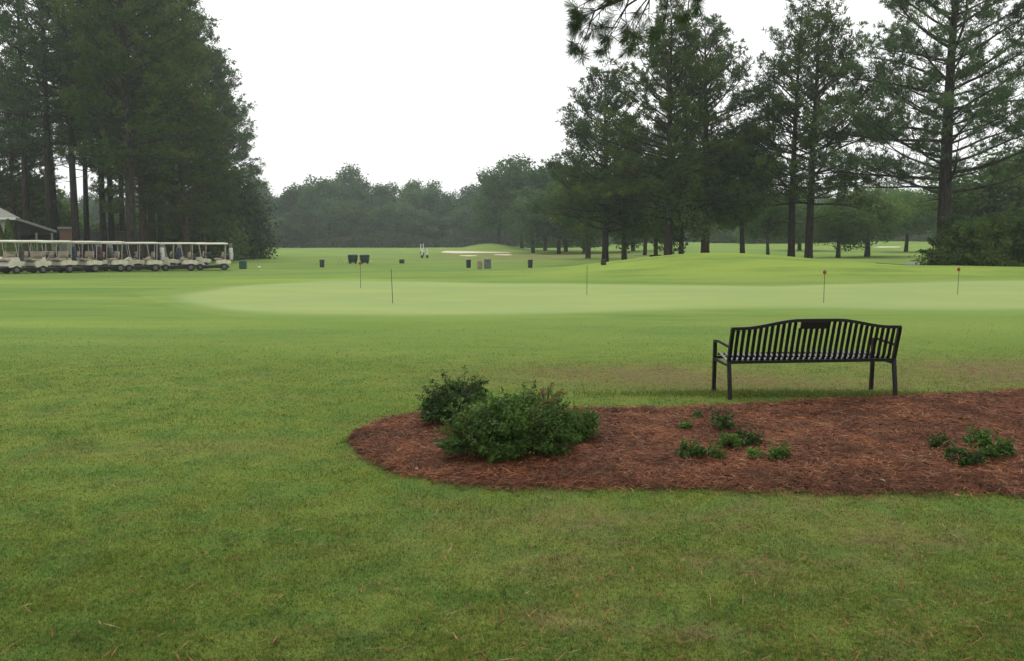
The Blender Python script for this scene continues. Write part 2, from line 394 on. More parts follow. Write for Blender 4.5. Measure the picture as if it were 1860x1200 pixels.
# mulch bed
bf = curve([(641, 801), (652, 818), (675, 836), (720, 858), (800, 876), (900, 884), (1100, 886), (1300, 890), (1500, 894), (1860, 898)])
bb = curve([(641, 799), (655, 785), (690, 768), (740, 757), (800, 751), (950, 748), (1100, 746), (1250, 741), (1400, 734), (1640, 721), (1860, 710)])
bxl, bxr = -1.40, 11.5
bxl = min(bf[0][0], bb[0][0])
bf = (np.append(bf[0], [8, 10.5, 11.5]), np.append(bf[1], [6.3, 6.9, 8.8])); bb = (np.append(bb[0], [9, 10.6, 11.5]), np.append(bb[1], [10.6, 10.2, 8.9]))
bxs = bxl+(bxr-bxl)*np.linspace(0, 1, 420)**1.5
wob = lambda x, s: .05*(vnoise(x, x*0, .07, s+2)-.5)+.10*(vnoise(x, x*0, .22, s)-.5)+.10*(vnoise(x, x*0, .8, s+1)-.5)
taper = lambda x: ss(0, .6, x-bxl)
BF = (bxs, np.interp(bxs, *bf)+wob(bxs, 21)*taper(bxs)); BB = (bxs, np.interp(bxs, *bb)+wob(bxs, 31)*taper(bxs))
tag(band('mulch_bed', bxs, BF, BB, M['bed'], 0, 60, .006, bulge=.045), 'low bed of reddish brown pine straw mulch', None, None, 'structure')
def in_bed(x, y, m=0): return (x > bxl) & (x < bxr) & (y > np.interp(x, *BF)-m) & (y < np.interp(x, *BB)+m)
def bedz(x, y):
    de = np.minimum(y-np.interp(x, *BF), np.interp(x, *BB)-y)
    return height(x, y)+.006+.045*(1-np.exp(-np.maximum(de, 0)/.25))

# bunkers, path
def patch(name, pix, mat, lift, label, n=40):
    P = [at(*p) for p in pix]; c = sum(P, Vector())/len(P); V = [(c.x, c.y, H1(c.x, c.y)+lift)]; 
    ring = []; m = len(P)
    for i in range(m):
        for k in range(4):
            a, b = P[i], P[(i+1) % m]; ring.append(a.lerp(b, k/4))
    for rr in (.25, .5, .75, 1):
        for q in ring:
            x, y = c.x+(q.x-c.x)*rr, c.y+(q.y-c.y)*rr; V.append((x, y, H1(x, y)+lift))
    k = len(ring); Fs = [(0, 1+i, 1+(i+1) % k) for i in range(k)]
    me = bpy.data.meshes.new(name)
    for r_ in range(3):
        for i in range(k): Fs.append((1+r_*k+i, 1+(r_+1)*k+i, 1+(r_+1)*k+(i+1) % k, 1+r_*k+(i+1) % k))
    me.from_pydata(V, [], Fs); me.materials.append(mat); return tag(link(name, me), label, None, None, 'structure')
patch('sand_bunker', [(800, 459), (830, 461), (870, 460.5), (925, 460), (928, 458.8), (880, 458), (840, 457), (808, 456.5)], M['sand'], .02, 'pale sand bunker in front of the far grass mound')
patch('sand_bunker', [(834, 465.6), (850, 466.3), (866, 465.8), (866, 464.8), (850, 464.4), (836, 464.6)], M['sand'], .02, 'smallest streak of sand left of the bunker')
patch('sand_bunker', [(895, 464), (920, 464.8), (932, 464), (926, 462.6), (900, 463)], M['sand'], .02, 'thin streak of sand below the right end of the bunker')
patch('sand_bunker', [(1582, 449.6), (1600, 450.6), (1635, 450.2), (1636, 448.8), (1600, 448.6)], M['sand'], .02, 'pale sand bunker on the far right rise')
patch('cart_path', [(1590, 478.6), (1640, 481.8), (1720, 483.0), (1900, 481), (1900, 477), (1720, 479), (1650, 477.6)], M['asphalt'], .015, 'grey cart path behind the mound')

# ------------------------------------------------------------------ grass blades (stuff)
rng = np.random.RandomState(7)
def sample_ground(n, px0, px1, py0, py1):
    px = rng.uniform(px0, px1, n); py = rng.uniform(py0, py1, n)
    u = (px-CX)/F; v = -(py-CY)/F; dy = cp+v*sp; dz = -sp+v*cp; t = -CAMH/dz
    return u*t, dy*t
def make_blades(x, y, hgt, wid, lean=.55):
    n = len(x); z = height(x, y)
    a = rng.uniform(0, 2*np.pi, n); s = np.stack([np.cos(a), np.sin(a), 0*a], -1)*wid[:, None]*.5
    l = rng.normal(0, lean, (n, 2)); d = np.stack([l[:, 0], l[:, 1], np.ones(n)], -1); d /= np.linalg.norm(d, axis=1)[:, None]
    p = np.stack([x, y, z-.003], -1); V = np.stack([p-s, p+s, p+d*hgt[:, None]], 1).reshape(-1, 3)
    return V, np.arange(3*n).reshape(-1, 3), x, y
x, y = sample_ground(1250000, -500, 2360, 592, 1420)
keep = ~in_bed(x, y, -np.abs(rng.normal(0, .05, len(x)))) & (y > 1.6); bw = bare_shade_w(x, y); keep &= rng.rand(len(x)) > bw*.75
keep &= rng.rand(len(x)) > ss(11, 18.5, y)*.9; keep &= (y < np.interp(x, *gf)-.4)
x, y = x[keep], y[keep]
cl = vnoise(x, y, .12, 11)*.6+vnoise(x, y, .5, 12)*.4
hg = (.010+.020*cl)*rng.uniform(.6, 1.25, len(x)); wd = .0032*np.maximum(1, y/4.2)*rng.uniform(.7, 1.5, len(x))
V1, F1, x1, y1 = make_blades(x, y, hg, wd, .75)
# longer fringe along the mulch edge and round the bench
ex = rng.uniform(bxl-.1, 9, 24000); side = rng.rand(len(ex)) < .5
ey = np.where(side, np.interp(ex, *BF)-np.abs(rng.normal(0, .055, len(ex)))+.012, np.interp(ex, *BB)+np.abs(rng.normal(0, .09, len(ex)))-.015)
V2, F2, x2, y2 = make_blades(ex, ey, rng.uniform(.012, .038, len(ex)), .0055*np.maximum(1, ey/6)*rng.uniform(.7, 1.3, len(ex)), .5)
tx = rng.normal(0, 1, 9000)*1.1+3.3; ty = rng.normal(0, .12, 9000)+10.05; ok = ~in_bed(tx, ty)
tx, ty = tx[ok], ty[ok]; V3, F3, x3, y3 = make_blades(tx, ty, rng.uniform(.02, .07, len(tx)), .009*rng.uniform(.7, 1.3, len(tx)), .45)
V = np.concatenate([V1, V2, V3]); FF = np.arange(len(V)).reshape(-1, 3)
me = np_mesh('grass', V, FF, M['blade'])
xx = np.repeat(np.concatenate([x1, x2, x3]), 3); yy = np.repeat(np.concatenate([y1, y2, y3]), 3)
set_attr(me, 'bare', bare_shade_w(xx, yy)*.9); set_attr(me, 'lush', lush_w(xx, yy))
tag(link('grass', me), 'short grass blades of the near lawn', 'grass', None, 'stuff')

# ------------------------------------------------------------------ pine straw (stuff)
n = 175000
sx = bxl+(10.5-bxl)*rng.rand(n)**1.15; tt = rng.rand(n); sy = np.interp(sx, *BF)*(1-tt)+np.interp(sx, *BB)*tt
m2 = 9000; edx = bxl+(9-bxl)*rng.rand(m2)**1.4; sd = rng.rand(m2) < .5
edy = np.where(sd, np.interp(edx, *BF)+rng.normal(0, .08, m2), np.interp(edx, *BB)+rng.normal(0, .09, m2))
sx, sy = np.append(sx, edx), np.append(sy, edy); n = len(sx)
z0 = bedz(sx, sy)+np.abs(rng.normal(0, .011, n))+.03*np.maximum(0, vnoise(sx, sy, .28, 41)-.5)
fl = vnoise(sx, sy, .5, 42)*2*np.pi*1.5; a = fl+rng.normal(0, .9, n)
ln = rng.uniform(.05, .17, n); el = rng.normal(0, .16, n); wd = rng.uniform(.0022, .0048, n)*np.maximum(1, sy/7)
chip = rng.rand(n) < .016; ln = np.where(chip, rng.uniform(.03, .06, n), ln); wd = np.where(chip, rng.uniform(.012, .025, n), wd)
d = np.stack([np.cos(a)*np.cos(el), np.sin(a)*np.cos(el), np.sin(el)], -1); s = np.stack([-np.sin(a), np.cos(a), rng.normal(0, .4, n)], -1)*wd[:, None]*.5
p = np.stack([sx, sy, z0], -1); h_ = d*ln[:, None]*.5; bow = np.array([0, 0, .008])
V = np.stack([p-h_, p-s+bow, p+h_, p+s+bow], 1).reshape(-1, 3)
me = np_mesh('pine_straw', V, np.arange(4*n).reshape(-1, 4), M['straw'])
tag(link('pine_straw', me), 'loose reddish pine straw lying over the bed', 'mulch', None, 'stuff')

# fallen needles and clippings on the near lawn
n = 5200; fx, fy = sample_ground(n, -500, 2360, 760, 1400); kp = ~in_bed(fx, fy) & (fy > 1.6) & (rng.rand(n) < .35+.65*ss(-1.5, 2, fx)); fx, fy = fx[kp], fy[kp]; n = len(fx)
a = rng.uniform(0, 6.28, n); ln = rng.uniform(.04, .13, n); el = rng.normal(0, .2, n)
d = np.stack([np.cos(a)*np.cos(el), np.sin(a)*np.cos(el), np.sin(el)], -1)*ln[:, None]*.5; sd_ = np.stack([-np.sin(a), np.cos(a), 0*a], -1)*(rng.uniform(.0015, .003, n)*np.maximum(1, fy/5))[:, None]
p = np.stack([fx, fy, height(fx, fy)+rng.uniform(.012, .030, n)], -1)
me = np_mesh('fallen_needles', np.stack([p-d, p-sd_, p+d, p+sd_], 1).reshape(-1, 3), np.arange(4*n).reshape(-1, 4), M['straw'])
tag(link('fallen_needles', me), 'loose brown pine needles scattered on the near lawn', 'needles', None, 'stuff')

# ------------------------------------------------------------------ vegetation generators
def tuft_tris(P, D, K, L, W, r, bias=.8, spread=.75):
    T = len(P); d = D[:, None, :]*bias+r.normal(0, spread, (T, K, 3)); d /= np.linalg.norm(d, axis=2, keepdims=True)
    q = r.normal(size=(T, K, 3)); s = np.cross(d, q); s /= np.linalg.norm(s, axis=2, keepdims=True)+1e-9
    l = L*r.uniform(.65, 1.15, (T, K, 1)); b = P[:, None, :]+d*l*.05
    s = s*W*.5
    V = np.stack([b-s*.5, b+d*l*.55+s, b+d*l, b+d*l*.45-s], 2).reshape(-1, 3)
    return V, np.arange(len(V)).reshape(-1, 4)
def leaf_quads(P, Nn, L, W, r, tilt=.7):
    n = len(P); nn = Nn+r.normal(0, tilt, (n, 3)); nn /= np.linalg.norm(nn, axis=1)[:, None]
    q = r.normal(size=(n, 3)); a = np.cross(nn, q); a /= np.linalg.norm(a, axis=1)[:, None]+1e-9; b = np.cross(nn, a)
    l = (L*r.uniform(.6, 1.3, n))[:, None]; w = (W*r.uniform(.6, 1.3, n))[:, None]
    V = np.stack([P-a*l*.5, P+b*w*.5, P+a*l*.5, P-b*w*.5], 1).reshape(-1, 3)
    return V, np.arange(4*n).reshape(-1, 4)

def pine_parts(seed, H, cb, Rr, nl, bark, needles, top=.35, K=9, L=.30, W=.055, sub=1.0, r0=None, lean=0, up=0., fill=1.0, lowmin=.55, deadlow=3, u0=.28):
    rnd = random.Random(seed); r = np.random.RandomState(seed)
    mb = MB(); r0 = r0 or .014*H+.03
    ph = rnd.uniform(0, 6.28)
    def tp(t): return Vector((lean*H*t*t+.012*H*math.sin(2.6*t+ph)*t, .010*H*math.sin(3.1*t+ph*2)*t, H*t))
    npt = 14
    mb.tube([tp(i/npt)+Vector((0, 0, -.3 if i == 0 else 0)) for i in range(npt+1)], [r0*(1.25 if i == 0 else 1)*(1-i/npt)**.75+.015 for i in range(npt+1)], 9)
    P, D = [], []
    az = rnd.uniform(0, 6.28)
    def limb(t, s, L_, e0, leafy=True):
        nonlocal az
        az += 2.4+rnd.uniform(-.5, .5); p = tp(t); n = 8; pts = [p.copy()]; e = e0; a = az; st = L_/n
        for i in range(n):
            e += (rnd.uniform(-.12, .12)+.02+up*.05) ; a += rnd.uniform(-.13, .13)
            p = p+Vector((math.cos(a)*math.cos(e), math.sin(a)*math.cos(e), math.sin(e)))*st; pts.append(p.copy())
        rl = min(r0*.42, .016+.012*L_)
        mb.tube(pts, [rl*(1-i/n)**.8+.006 for i in range(n+1)], 5, caps=False)
        if not leafy: return
        ns = max(3, int(L_*2.5*sub))
        for k in range(ns):
            u = u0+(1-u0)*(k+rnd.random())/ns; f = u*n; i = min(n-1, int(f)); q = pts[i].lerp(pts[i+1], f-i); d = (pts[i+1]-pts[i]).normalized()
            sa = rnd.choice((-1, 1))*rnd.uniform(.5, 1.25); dd = Matrix.Rotation(sa, 3, 'Z') @ d; dd.z += rnd.uniform(-.1, .45); dd.normalize()
            sl = L_*(.16+.30*(1-u))*rnd.uniform(.6, 1.25)+.25
            end = q+dd*sl+Vector((0, 0, sl*.12))
            if sl > .5: mb.tube([q, q+dd*sl*.5, end], [.018, .012, .006], 4, caps=False)
            nt_ = max(4, int(sl*4.6*fill))
            for j in range(nt_):
                w = .45+.6*rnd.random()**.7; o = q.lerp(end, w)+Vector((rnd.gauss(0, .15), rnd.gauss(0, .15), rnd.gauss(.05, .08)))
                P.append(o); D.append((dd+Vector((0, 0, .75))).normalized())
        P.append(pts[-1]); D.append((pts[-1]-pts[-2]).normalized())
    for i in range(nl):
        s = (i+rnd.random())/nl; t = cb+(1-cb)*s*.985
        prof = max(.20, (1-s**(2.4-1.6*top))**(.75+.4*top))*min(1, lowmin+s*1.6)
        if rnd.random() < .12: prof *= .55
        L_ = Rr*prof*rnd.uniform(.72, 1.18)+.35
        limb(t, s, L_, -.02+.24*rnd.random()+.75*s**1.3+up*.15)
    for i in range(deadlow): limb(cb*rnd.uniform(.55, .98), 0, Rr*rnd.uniform(.12, .35), rnd.uniform(-.3, .2), False)
    P.append(tp(1)); D.append(Vector((0, 0, 1)))
    V, Fc = tuft_tris(np.array([tuple(v) for v in P]), np.array([tuple(v) for v in D]), K, L, W, r)
    return mb.mesh('trunk', bark, True), np_mesh('crown', V, Fc, needles)

def broad_parts(seed, H, Rr, cb, bark, leaves, nblob=26, per=230, L=.34, W=.26, r0=None, trunk_to=.5, rough=.75, squash=.75):
    rnd = random.Random(seed); r = np.random.RandomState(seed); mb = MB(); r0 = r0 or .02*H+.03
    top = Vector((rnd.uniform(-.04, .04)*H, rnd.uniform(-.04, .04)*H, H*trunk_to))
    mb.tube([(0, 0, -.3), (top.x*.3, top.y*.3, H*trunk_to*.45), top, top+Vector((top.x*.5, 0, H*.25))], [r0*1.25, r0*.85, r0*.6, r0*.2], 9)
    PP, NN = [], []; cz = H*(cb+(1-cb)*.5); hz_ = H*(1-cb)*.5
    for i in range(nblob):
        while True:
            v = Vector((rnd.uniform(-1, 1), rnd.uniform(-1, 1), rnd.uniform(-1, 1)))
            if .35 < v.length < 1: break
        w = 1-.35*max(0, v.z)**2-(.18 if v.z < -.5 else 0)
        c = Vector((v.x*Rr*.74*w, v.y*Rr*.74*w, cz+v.z*hz_*.82)); br = Rr*rnd.uniform(.26, .46)
        b0 = Vector((top.x*.6, top.y*.6, min(c.z-.1, H*rnd.uniform(.28, trunk_to))))
        mb.tube([b0, b0.lerp(c, .55)+Vector((0, 0, .05*H)), c], [r0*.3, r0*.17, .012], 5, caps=False)
        k = int(per*(br/(Rr*.36))**2)
        d = r.normal(size=(k, 3)); d /= np.linalg.norm(d, axis=1)[:, None]
        rad = br*(r.rand(k, 1)**.28)*(1+.28*np.sin(d[:, :1]*5+i)*np.cos(d[:, 1:2]*4.3+i*2))
        PP.append(np.array(c)+d*rad*np.array([1, 1, squash])+r.normal(0, br*.07, (k, 3))); NN.append(d+np.array([0, 0, .45]))
    P = np.concatenate(PP); Nn = np.concatenate(NN)
    V, Fc = leaf_quads(P, Nn, L, W, r, rough)
    return mb.mesh('trunk', bark, True), np_mesh('crown', V, Fc, leaves)

def plant_tree(name, parts, loc, rz, sc, label, cat='tree', group=None):
    t = empty(name, loc, rz, sc); tag(t, label, cat, group)
    link('trunk', parts[0], t); link('crown', parts[1], t); return t

# ------------------------------------------------------------------ right hand trees
def P_(px, Y): return atd(px, Y)
def hh(py, Y): return (HZ-py)/F*Y/cp+CAMH
G_R = 'tall pines along the mound at right'
big = pine_parts(101, 20.5, .20, 6.1, 84, M['bark'], M['pine_blue'], top=.10, K=11, L=.30, W=.050, r0=.40, lean=.012, sub=1.15, fill=1.1, lowmin=.85, up=.0, u0=.2)
plant_tree('pine_tree', big, P_(1712, 52), .4, 1, 'largest pine at right with wide bare-limbed crown above the big dark shrub', 'tree', G_R)
pb = pine_parts(102, 16.3, .24, 3.7, 70, M['bark'], M['pine_blue'], top=.20, K=9, L=.28, W=.052, r0=.23, lean=-.0, sub=1.1, lowmin=.6)
plant_tree('pine_tree', pb, P_(1437, 60), 1.9, 1, 'left one of two close pine trunks on the right of the mound, slim airy crown', 'tree', G_R)
pb2 = pine_parts(103, 13.6, .25, 4.9, 62, M['bark'], M['pine'], top=.30, K=10, L=.29, W=.058, r0=.24, lean=.01, sub=1.15, lowmin=.8)
plant_tree('pine_tree', pb2, P_(1468, 58.5), .2, (1.05, 1.05, 1.12), 'right one of two close pine trunks, its dense crown spreading low to the right', 'tree', G_R)
pc = pine_parts(104, 15.3, .19, 4.5, 96, M['bark'], M['pine'], top=.35, K=11, L=.29, W=.055, r0=.27, sub=1.1, lowmin=.85)
plant_tree('pine_tree', pc, P_(1213, 57), .9, 1, 'tall pine rising directly below the hanging branch, pointed crown', 'tree', G_R)
pd_ = pine_parts(105, 15.4, .25, 5.0, 88, M['bark_red'], M['pine_blue'], top=.25, K=11, L=.28, W=.055, r0=.29, lean=.004, sub=1.05, lowmin=.75)
plant_tree('pine_tree', pd_, P_(1280, 61), 2.6, 1, 'tall pine with thick reddish double trunk on top of the mound', 'tree', G_R)
pe = pine_parts(106, 12.7, .18, 4.4, 92, M['bark'], M['pine_blue'], top=.25, K=9, L=.30, W=.06, r0=.24, sub=1.1, lowmin=.9)
plant_tree('pine_tree', pe, P_(1099, 66), 4.0, (1, 1, 1.03), 'leftmost pine of the right hand group, beside a small dark box', 'tree', G_R)
bA = broad_parts(201, 10.5, 4.0, .10, M['bark_grey'], M['leaf_bright'], 38, 360, .27, .18, r0=.17)
plant_tree('broadleaf_tree', bA, P_(1349, 62), 0, (1, 1, .93), 'bright green leafy tree between the reddish pine and the pair of pines', 'tree')
bB = broad_parts(202, 8.6, 3.6, .09, M['bark_grey'], M['leaf'], 36, 360, .25, .17, r0=.20)
plant_tree('broadleaf_tree', bB, P_(1237, 59), 1, (.85, .85, .9), 'small leafy tree with pale green trunk just left of the reddish pine', 'tree')
plant_tree('broadleaf_tree', bB, P_(1134, 68), 3, (1.0, 1.0, 1.05), 'small leafy tree second from the left in the right hand group', 'tree')
plant_tree('broadleaf_tree', bA, P_(1171, 96), 2, (1.1, 1.1, 1.0), 'leafy tree with thick trunk standing farther back in a gap of bright grass', 'tree')
plant_tree('broadleaf_tree', bB, P_(1191, 72), 4, (.8, .8, .95), 'thin leafy tree behind the low black bench', 'tree')
plant_tree('broadleaf_tree', bA, P_(1395, 84), 5, (.9, .9, .62), 'leafy tree seen low behind the left of the two close pines', 'tree')
plant_tree('broadleaf_tree', bB, P_(1575, 88), .5, (1.3, 1.2, .80), 'dark leafy tree behind the gap left of the largest pine', 'tree')
plant_tree('broadleaf_tree', bA, P_(1645, 104), 1.5, (1.2, 1.2, .72), 'leafy tree behind the lowest left limbs of the largest pine', 'tree')
plant_tree('broadleaf_tree', bB, P_(1800, 74), 2.5, (1.6, 1.3, 1.05), 'leafy tree behind the largest pine just above the dark shrub', 'tree')
plant_tree('broadleaf_tree', bA, P_(1900, 92), 2.5, (1.6, 1.3, 1.25), 'hazy tree rising at the right edge of the picture behind the pine', 'tree')
for px, Y, sc_, lab in ((1068, 84, (1.1, 1, 1.15), 'leafy tree between the middle grove and the leftmost pine'), 
        (1452, 110, (1.2, 1, .75), 'leafy tree low behind the two close pines'), (1522, 84, (1.0, 1, .68), 'leafy tree low right of the two close pines')):
    plant_tree('broadleaf_tree', bB, P_(px, Y), px*.3, sc_, lab, 'tree')
slim = pine_parts(120, 13, .35, 2.6, 46, M['bark'], M['pine'], K=7, L=.34, W=.07, r0=.17, sub=.8)
plant_tree('pine_tree', slim, P_(1607, 150), 0, 1.0, 'slender pine standing by the far sand bunker at right', 'tree')

# big dark shrub at right, built from the ground up
def shrub_parts(seed, w, d, h, leaves, stemmat, nb, per, L, W, squash=.7, low=0.05, rough=.7, shoots=0, ragged=1.0):
    rnd = random.Random(seed); r = np.random.RandomState(seed); mb = MB(); PP, NN = [], []
    for i in range(nb):
        a = rnd.uniform(0, 6.28); q = rnd.random()**.55; e = rnd.random()
        zz = h*(low+(.80-low)*e*math.sqrt(max(.05, 1-q*q*.92)))*rnd.uniform(1-.15*ragged, 1+.12*ragged)
        c = Vector((w*.5*.80*q*math.cos(a), d*.5*.80*q*math.sin(a), zz)); br = h*rnd.uniform(.14, .27)
        mb.tube([(c.x*.12, c.y*.12, -.02), c*.55+Vector((0, 0, h*.04)), c], [max(.004, h*.014), max(.003, h*.009), .002], 4, caps=False)
        k = int(per*rnd.uniform(.7, 1.3)); dd = r.normal(size=(k, 3)); dd /= np.linalg.norm(dd, axis=1)[:, None]
        rad = br*(r.rand(k, 1)**.4)*(1+.35*np.sin(dd[:, :1]*6+i)*np.cos(dd[:, 1:2]*5+2*i))
        p = np.array(c)+dd*rad*np.array([1.15, 1.15, squash]); p[:, 2] = np.maximum(p[:, 2], .01+.02*r.rand(k))
        PP.append(p); NN.append(dd*.7+np.array([0, 0, .6]))
    for i in range(shoots):
        a = rnd.uniform(0, 6.28); el_ = rnd.uniform(-.1, .85); dv = Vector((math.cos(a)*math.cos(el_), math.sin(a)*math.cos(el_), math.sin(el_)))
        s0 = Vector((w*.5*dv.x*.62, d*.5*dv.y*.62, h*low+h*.70*max(.12, dv.z))); ln = h*rnd.uniform(.18, .46)
        dv2 = (dv+Vector((rnd.gauss(0, .25), rnd.gauss(0, .25), rnd.uniform(-.15, .25)))).normalized(); e_ = s0+dv2*ln
        mb.tube([s0*.6, s0, e_], [.004, .003, .0012], 4, caps=False)
        k = int(22*ln/.12); t = r.rand(k, 1)**.7; p = np.array(s0)*(1-t)+np.array(e_)*t+r.normal(0, L*.5, (k, 3))*(1.25-t*.7)
        PP.append(p); NN.append(np.tile([dv2.x*.3, dv2.y*.3, 1.], (k, 1)))
    V, Fc = leaf_quads(np.concatenate(PP), np.concatenate(NN), L, W, r, rough)
    return mb.mesh('stems', stemmat, True), np_mesh('foliage', V, Fc, leaves)
def plant_shrub(name, parts, loc, rz, sc, label, cat='shrub', group=None):
    t = empty(name, loc, rz, sc); tag(t, label, cat, group); link('stems', parts[0], t); link('foliage', parts[1], t); return t
sh = shrub_parts(301, 7.6, 4.6, 3.1, M['leaf'], M['bark_grey'], 90, 330, .17, .10, .7, .05, .7, 160, 1.3)
plant_shrub('large_shrub', sh, P_(1800, 45.5), .2, (1, 1, 1), 'very large dark green shrub at the right edge under the largest pine')

# ------------------------------------------------------------------ left hand pines
LV = [pine_parts(131, 25, .32, 5.0, 84, M['bark'], M['pine'], top=.25, K=8, L=.36, W=.075, sub=.85, r0=.30),
      pine_parts(132, 25, .22, 5.2, 104, M['bark'], M['pine'], top=.30, K=8, L=.36, W=.078, sub=.9, r0=.33, lean=.01),
      pine_parts(133, 25, .14, 4.8, 116, M['bark_red'], M['pine'], top=.22, K=8, L=.36, W=.075, sub=.9, r0=.30, lean=-.01),
      pine_parts(134, 25, .33, 4.2, 70, M['bark'], M['pine_blue'], top=.2, K=7, L=.36, W=.07, sub=.85, r0=.27),
      pine_parts(135, 25, .30, 4.6, 96, M['bark'], M['pine_blue'], top=-.15, K=8, L=.36, W=.07, sub=.95, r0=.30)]
left = [(4, 86, 25, 1, 'pine at the left edge of the picture above the pale roof'),
        (-70, 84, 25, 1, 'tall pine cropped by the left edge'),
        (52, 74, 25, 3, 'thin-crowned pine just right of the house roof'),
        (94, 70, 26, 3, 'dark pine trunk behind the low end of the lean-to roof'),
        (104, 84, 25, 3, 'slim pine just left of the pink brick building'),
        (140, 70, 26, 3, 'tall straight pine with sky showing round its upper trunk'),
        (160, 84, 24, 3, 'thin pine trunk third right of the brick building'),
        (190, 76, 25, 3, 'left one of two pine trunks in the gap left of the thick-trunked cluster'),
        (204, 86, 25, 0, 'right one of two pine trunks in the gap left of the thick-trunked cluster'),
        (241, 66, 27, 1, 'thickest pine trunk of the left wood, dense full crown'),
        (262, 74, 26, 2, 'pine with low green limbs right beside the thickest trunk'),
        (278, 82, 26, 1, 'pine second right of the thickest trunk'),
        (294, 78, 26, 0, 'pine third right of the thickest trunk'),
        (318, 86, 26, 2, 'pine with foliage down to the cart roofs'),
        (336, 90, 26.0, 4, 'rounded top pine near the right shoulder of the left wood'),
        (368, 95, 24.4, 4, 'pine with clumpy grey-green crown at the right edge of the left wood'),
        (398, 101, 21.8, 4, 'outermost tall pine of the left wood beside open sky'),
        (417, 108, 18.0, 4, 'shorter pine stepping down behind the dark round evergreen'),
        (28, 80, 15, 2, 'low bushy pine filling the gap above the lean-to roof'),
        (340, 74, 15, 2, 'low bushy pine in front of the taller ones above the middle carts'),
        (372, 84, 14, 2, 'low bushy pine just left of the dark round evergreen'),
        (225, 100, 25, 1, 'pine deep in the wood behind the thickest trunk')]
for i, (px, Y, hgt, v, lab) in enumerate(left):
    k = hgt/25; wk = k if hgt > 18 else k*1.35
    plant_tree('pine_tree', LV[v], P_(px, Y), i*1.7, (wk, wk, k), lab, 'tree', 'pines of the wood at left')
ced = shrub_parts(302, 8.2, 7, 10.8, M['cedar'], M['bark_grey'], 120, 330, .36, .22, .9)
plant_shrub('evergreen_tree', ced, P_(409, 94), 0, (1, 1, 1), 'dark round dense evergreen right of the golf carts', 'tree')
ced2 = shrub_parts(303, 8, 6, 7.5, M['leaf'], M['bark_grey'], 70, 300, .40, .26, .9)
for px, Y, s, lab in ((372, 88, (.9, 1, .9), 'leafy undergrowth tree above the rightmost cart'), (316, 98, (.8, 1, .55), 'pale green bush behind the middle carts'),
                      (210, 104, (1, 1, .7), 'bright bush between the pine trunks in the middle of the left wood'), (60, 96, (1.3, 1, 1.5), 'dark bush behind the lean-to roof'),
                      (-20, 98, (1.2, 1, 1.6), 'dark bush behind the pale house roof'), (130, 118, (1, 1, .8), 'bush far behind the brick building'), (258, 114, (1.2, 1, .9), 'bush far behind the thickest pine trunk')):
    plant_shrub('understory_bush', ced2, P_(px, Y), px*.1, s, lab, 'bush', 'undergrowth bushes of the left wood')

for i, (px, Y, sc_) in enumerate(((1322, 172, (1.0, 1, .62)), (1372, 165, (1.2, 1, .62)), (1425, 160, (1.2, 1, .7)), (1478, 158, (1.2, 1, .66)), (1530, 156, (1.1, 1, .6)), (1000, 175, (1.4, 1, .6)), (1075, 180, (1.4, 1, .6)))):
    plant_shrub('distant_bush', ced2, P_(px, Y), i*1.3, sc_, 'low dark bush at the far side of the field seen between the right hand trunks', 'bush', 'low bushes beyond the mound')

# ------------------------------------------------------------------ middle and far woods
FV = [broad_parts(400+i, 15, 5.2, .04, M['bark_grey'], M['leaf_far'], 34, 210, .50, .40, r0=.22, trunk_to=.55) for i in range(4)]
FV2 = [broad_parts(410+i, 15, 5.4, .03, M['bark_grey'], M['leaf_far'], 34, 230, .42, .33, r0=.26, trunk_to=.5) for i in range(2)]
rn = random.Random(5)
for px, Y, py, v, s, lab in ((905, 150, 300, 0, 1.0, 'rounded tree at the left end of the nearer grove right of the bunker mound'), (948, 146, 275, 1, 1.1, 'tallest broad tree of the grove in the middle distance'),
        (990, 138, 293, 0, 1.0, 'leafy tree right of the tallest one in the middle grove'), (1028, 128, 290, 1, .95, 'leafy tree of the middle grove close to the leftmost pine'),
        (968, 126, 330, 1, .9, 'lower front tree of the middle grove with trunk on bare ground'), (1015, 116, 330, 0, .9, 'front tree of the middle grove over dark shade'),
        (1062, 112, 315, 1, .9, 'leafy tree directly left of the leftmost pine'), (1100, 118, 320, 0, .95, 'leafy tree behind the leftmost pine'), (1150, 125, 335, 1, .95, 'leafy tree deep between the pines')):
    hgt = hh(py, Y); plant_tree('broadleaf_tree', FV2[v], P_(px, Y), rn.uniform(0, 6), (s, s, hgt/15), lab, 'tree', 'broadleaf trees of the middle grove')
sil = np.array([(-300, 330), (0, 340), (200, 345), (350, 335), (465, 312), (500, 345), (530, 322), (590, 308), (640, 308), (690, 320), (730, 320), (760, 318), (800, 337), (830, 330), (870, 322), (900, 300),
                (1000, 325), (1150, 345), (1300, 352), (1450, 356), (1560, 352), (1700, 350), (1900, 355), (2200, 350)], float)
LF = 'hazy broadleaf tree in the dense wood across the far end of the field'
for row, (Y0, step, f) in enumerate(((232, 34, 1.0), (214, 30, .90), (203, 40, .62))):
    px = -260.
    while px < 2150:
        if not (row and (-200 < px < 380)):
            Y = Y0+rn.uniform(-5, 5)+(10 if px > 1000 else 0); py = np.interp(px, sil[:, 0], sil[:, 1])+rn.uniform(-9, 9)
            hgt = hh(py, Y)*f*rn.uniform(.93, 1.05); w = rn.uniform(.8, 1.15)*(.75+.25*hgt/15)
            plant_tree('wood_tree', FV[rn.randrange(4)], P_(px, Y), rn.uniform(0, 6), (w, w, hgt/15), LF, 'tree', 'trees of the far wood')
        px += step*rn.uniform(.75, 1.25)
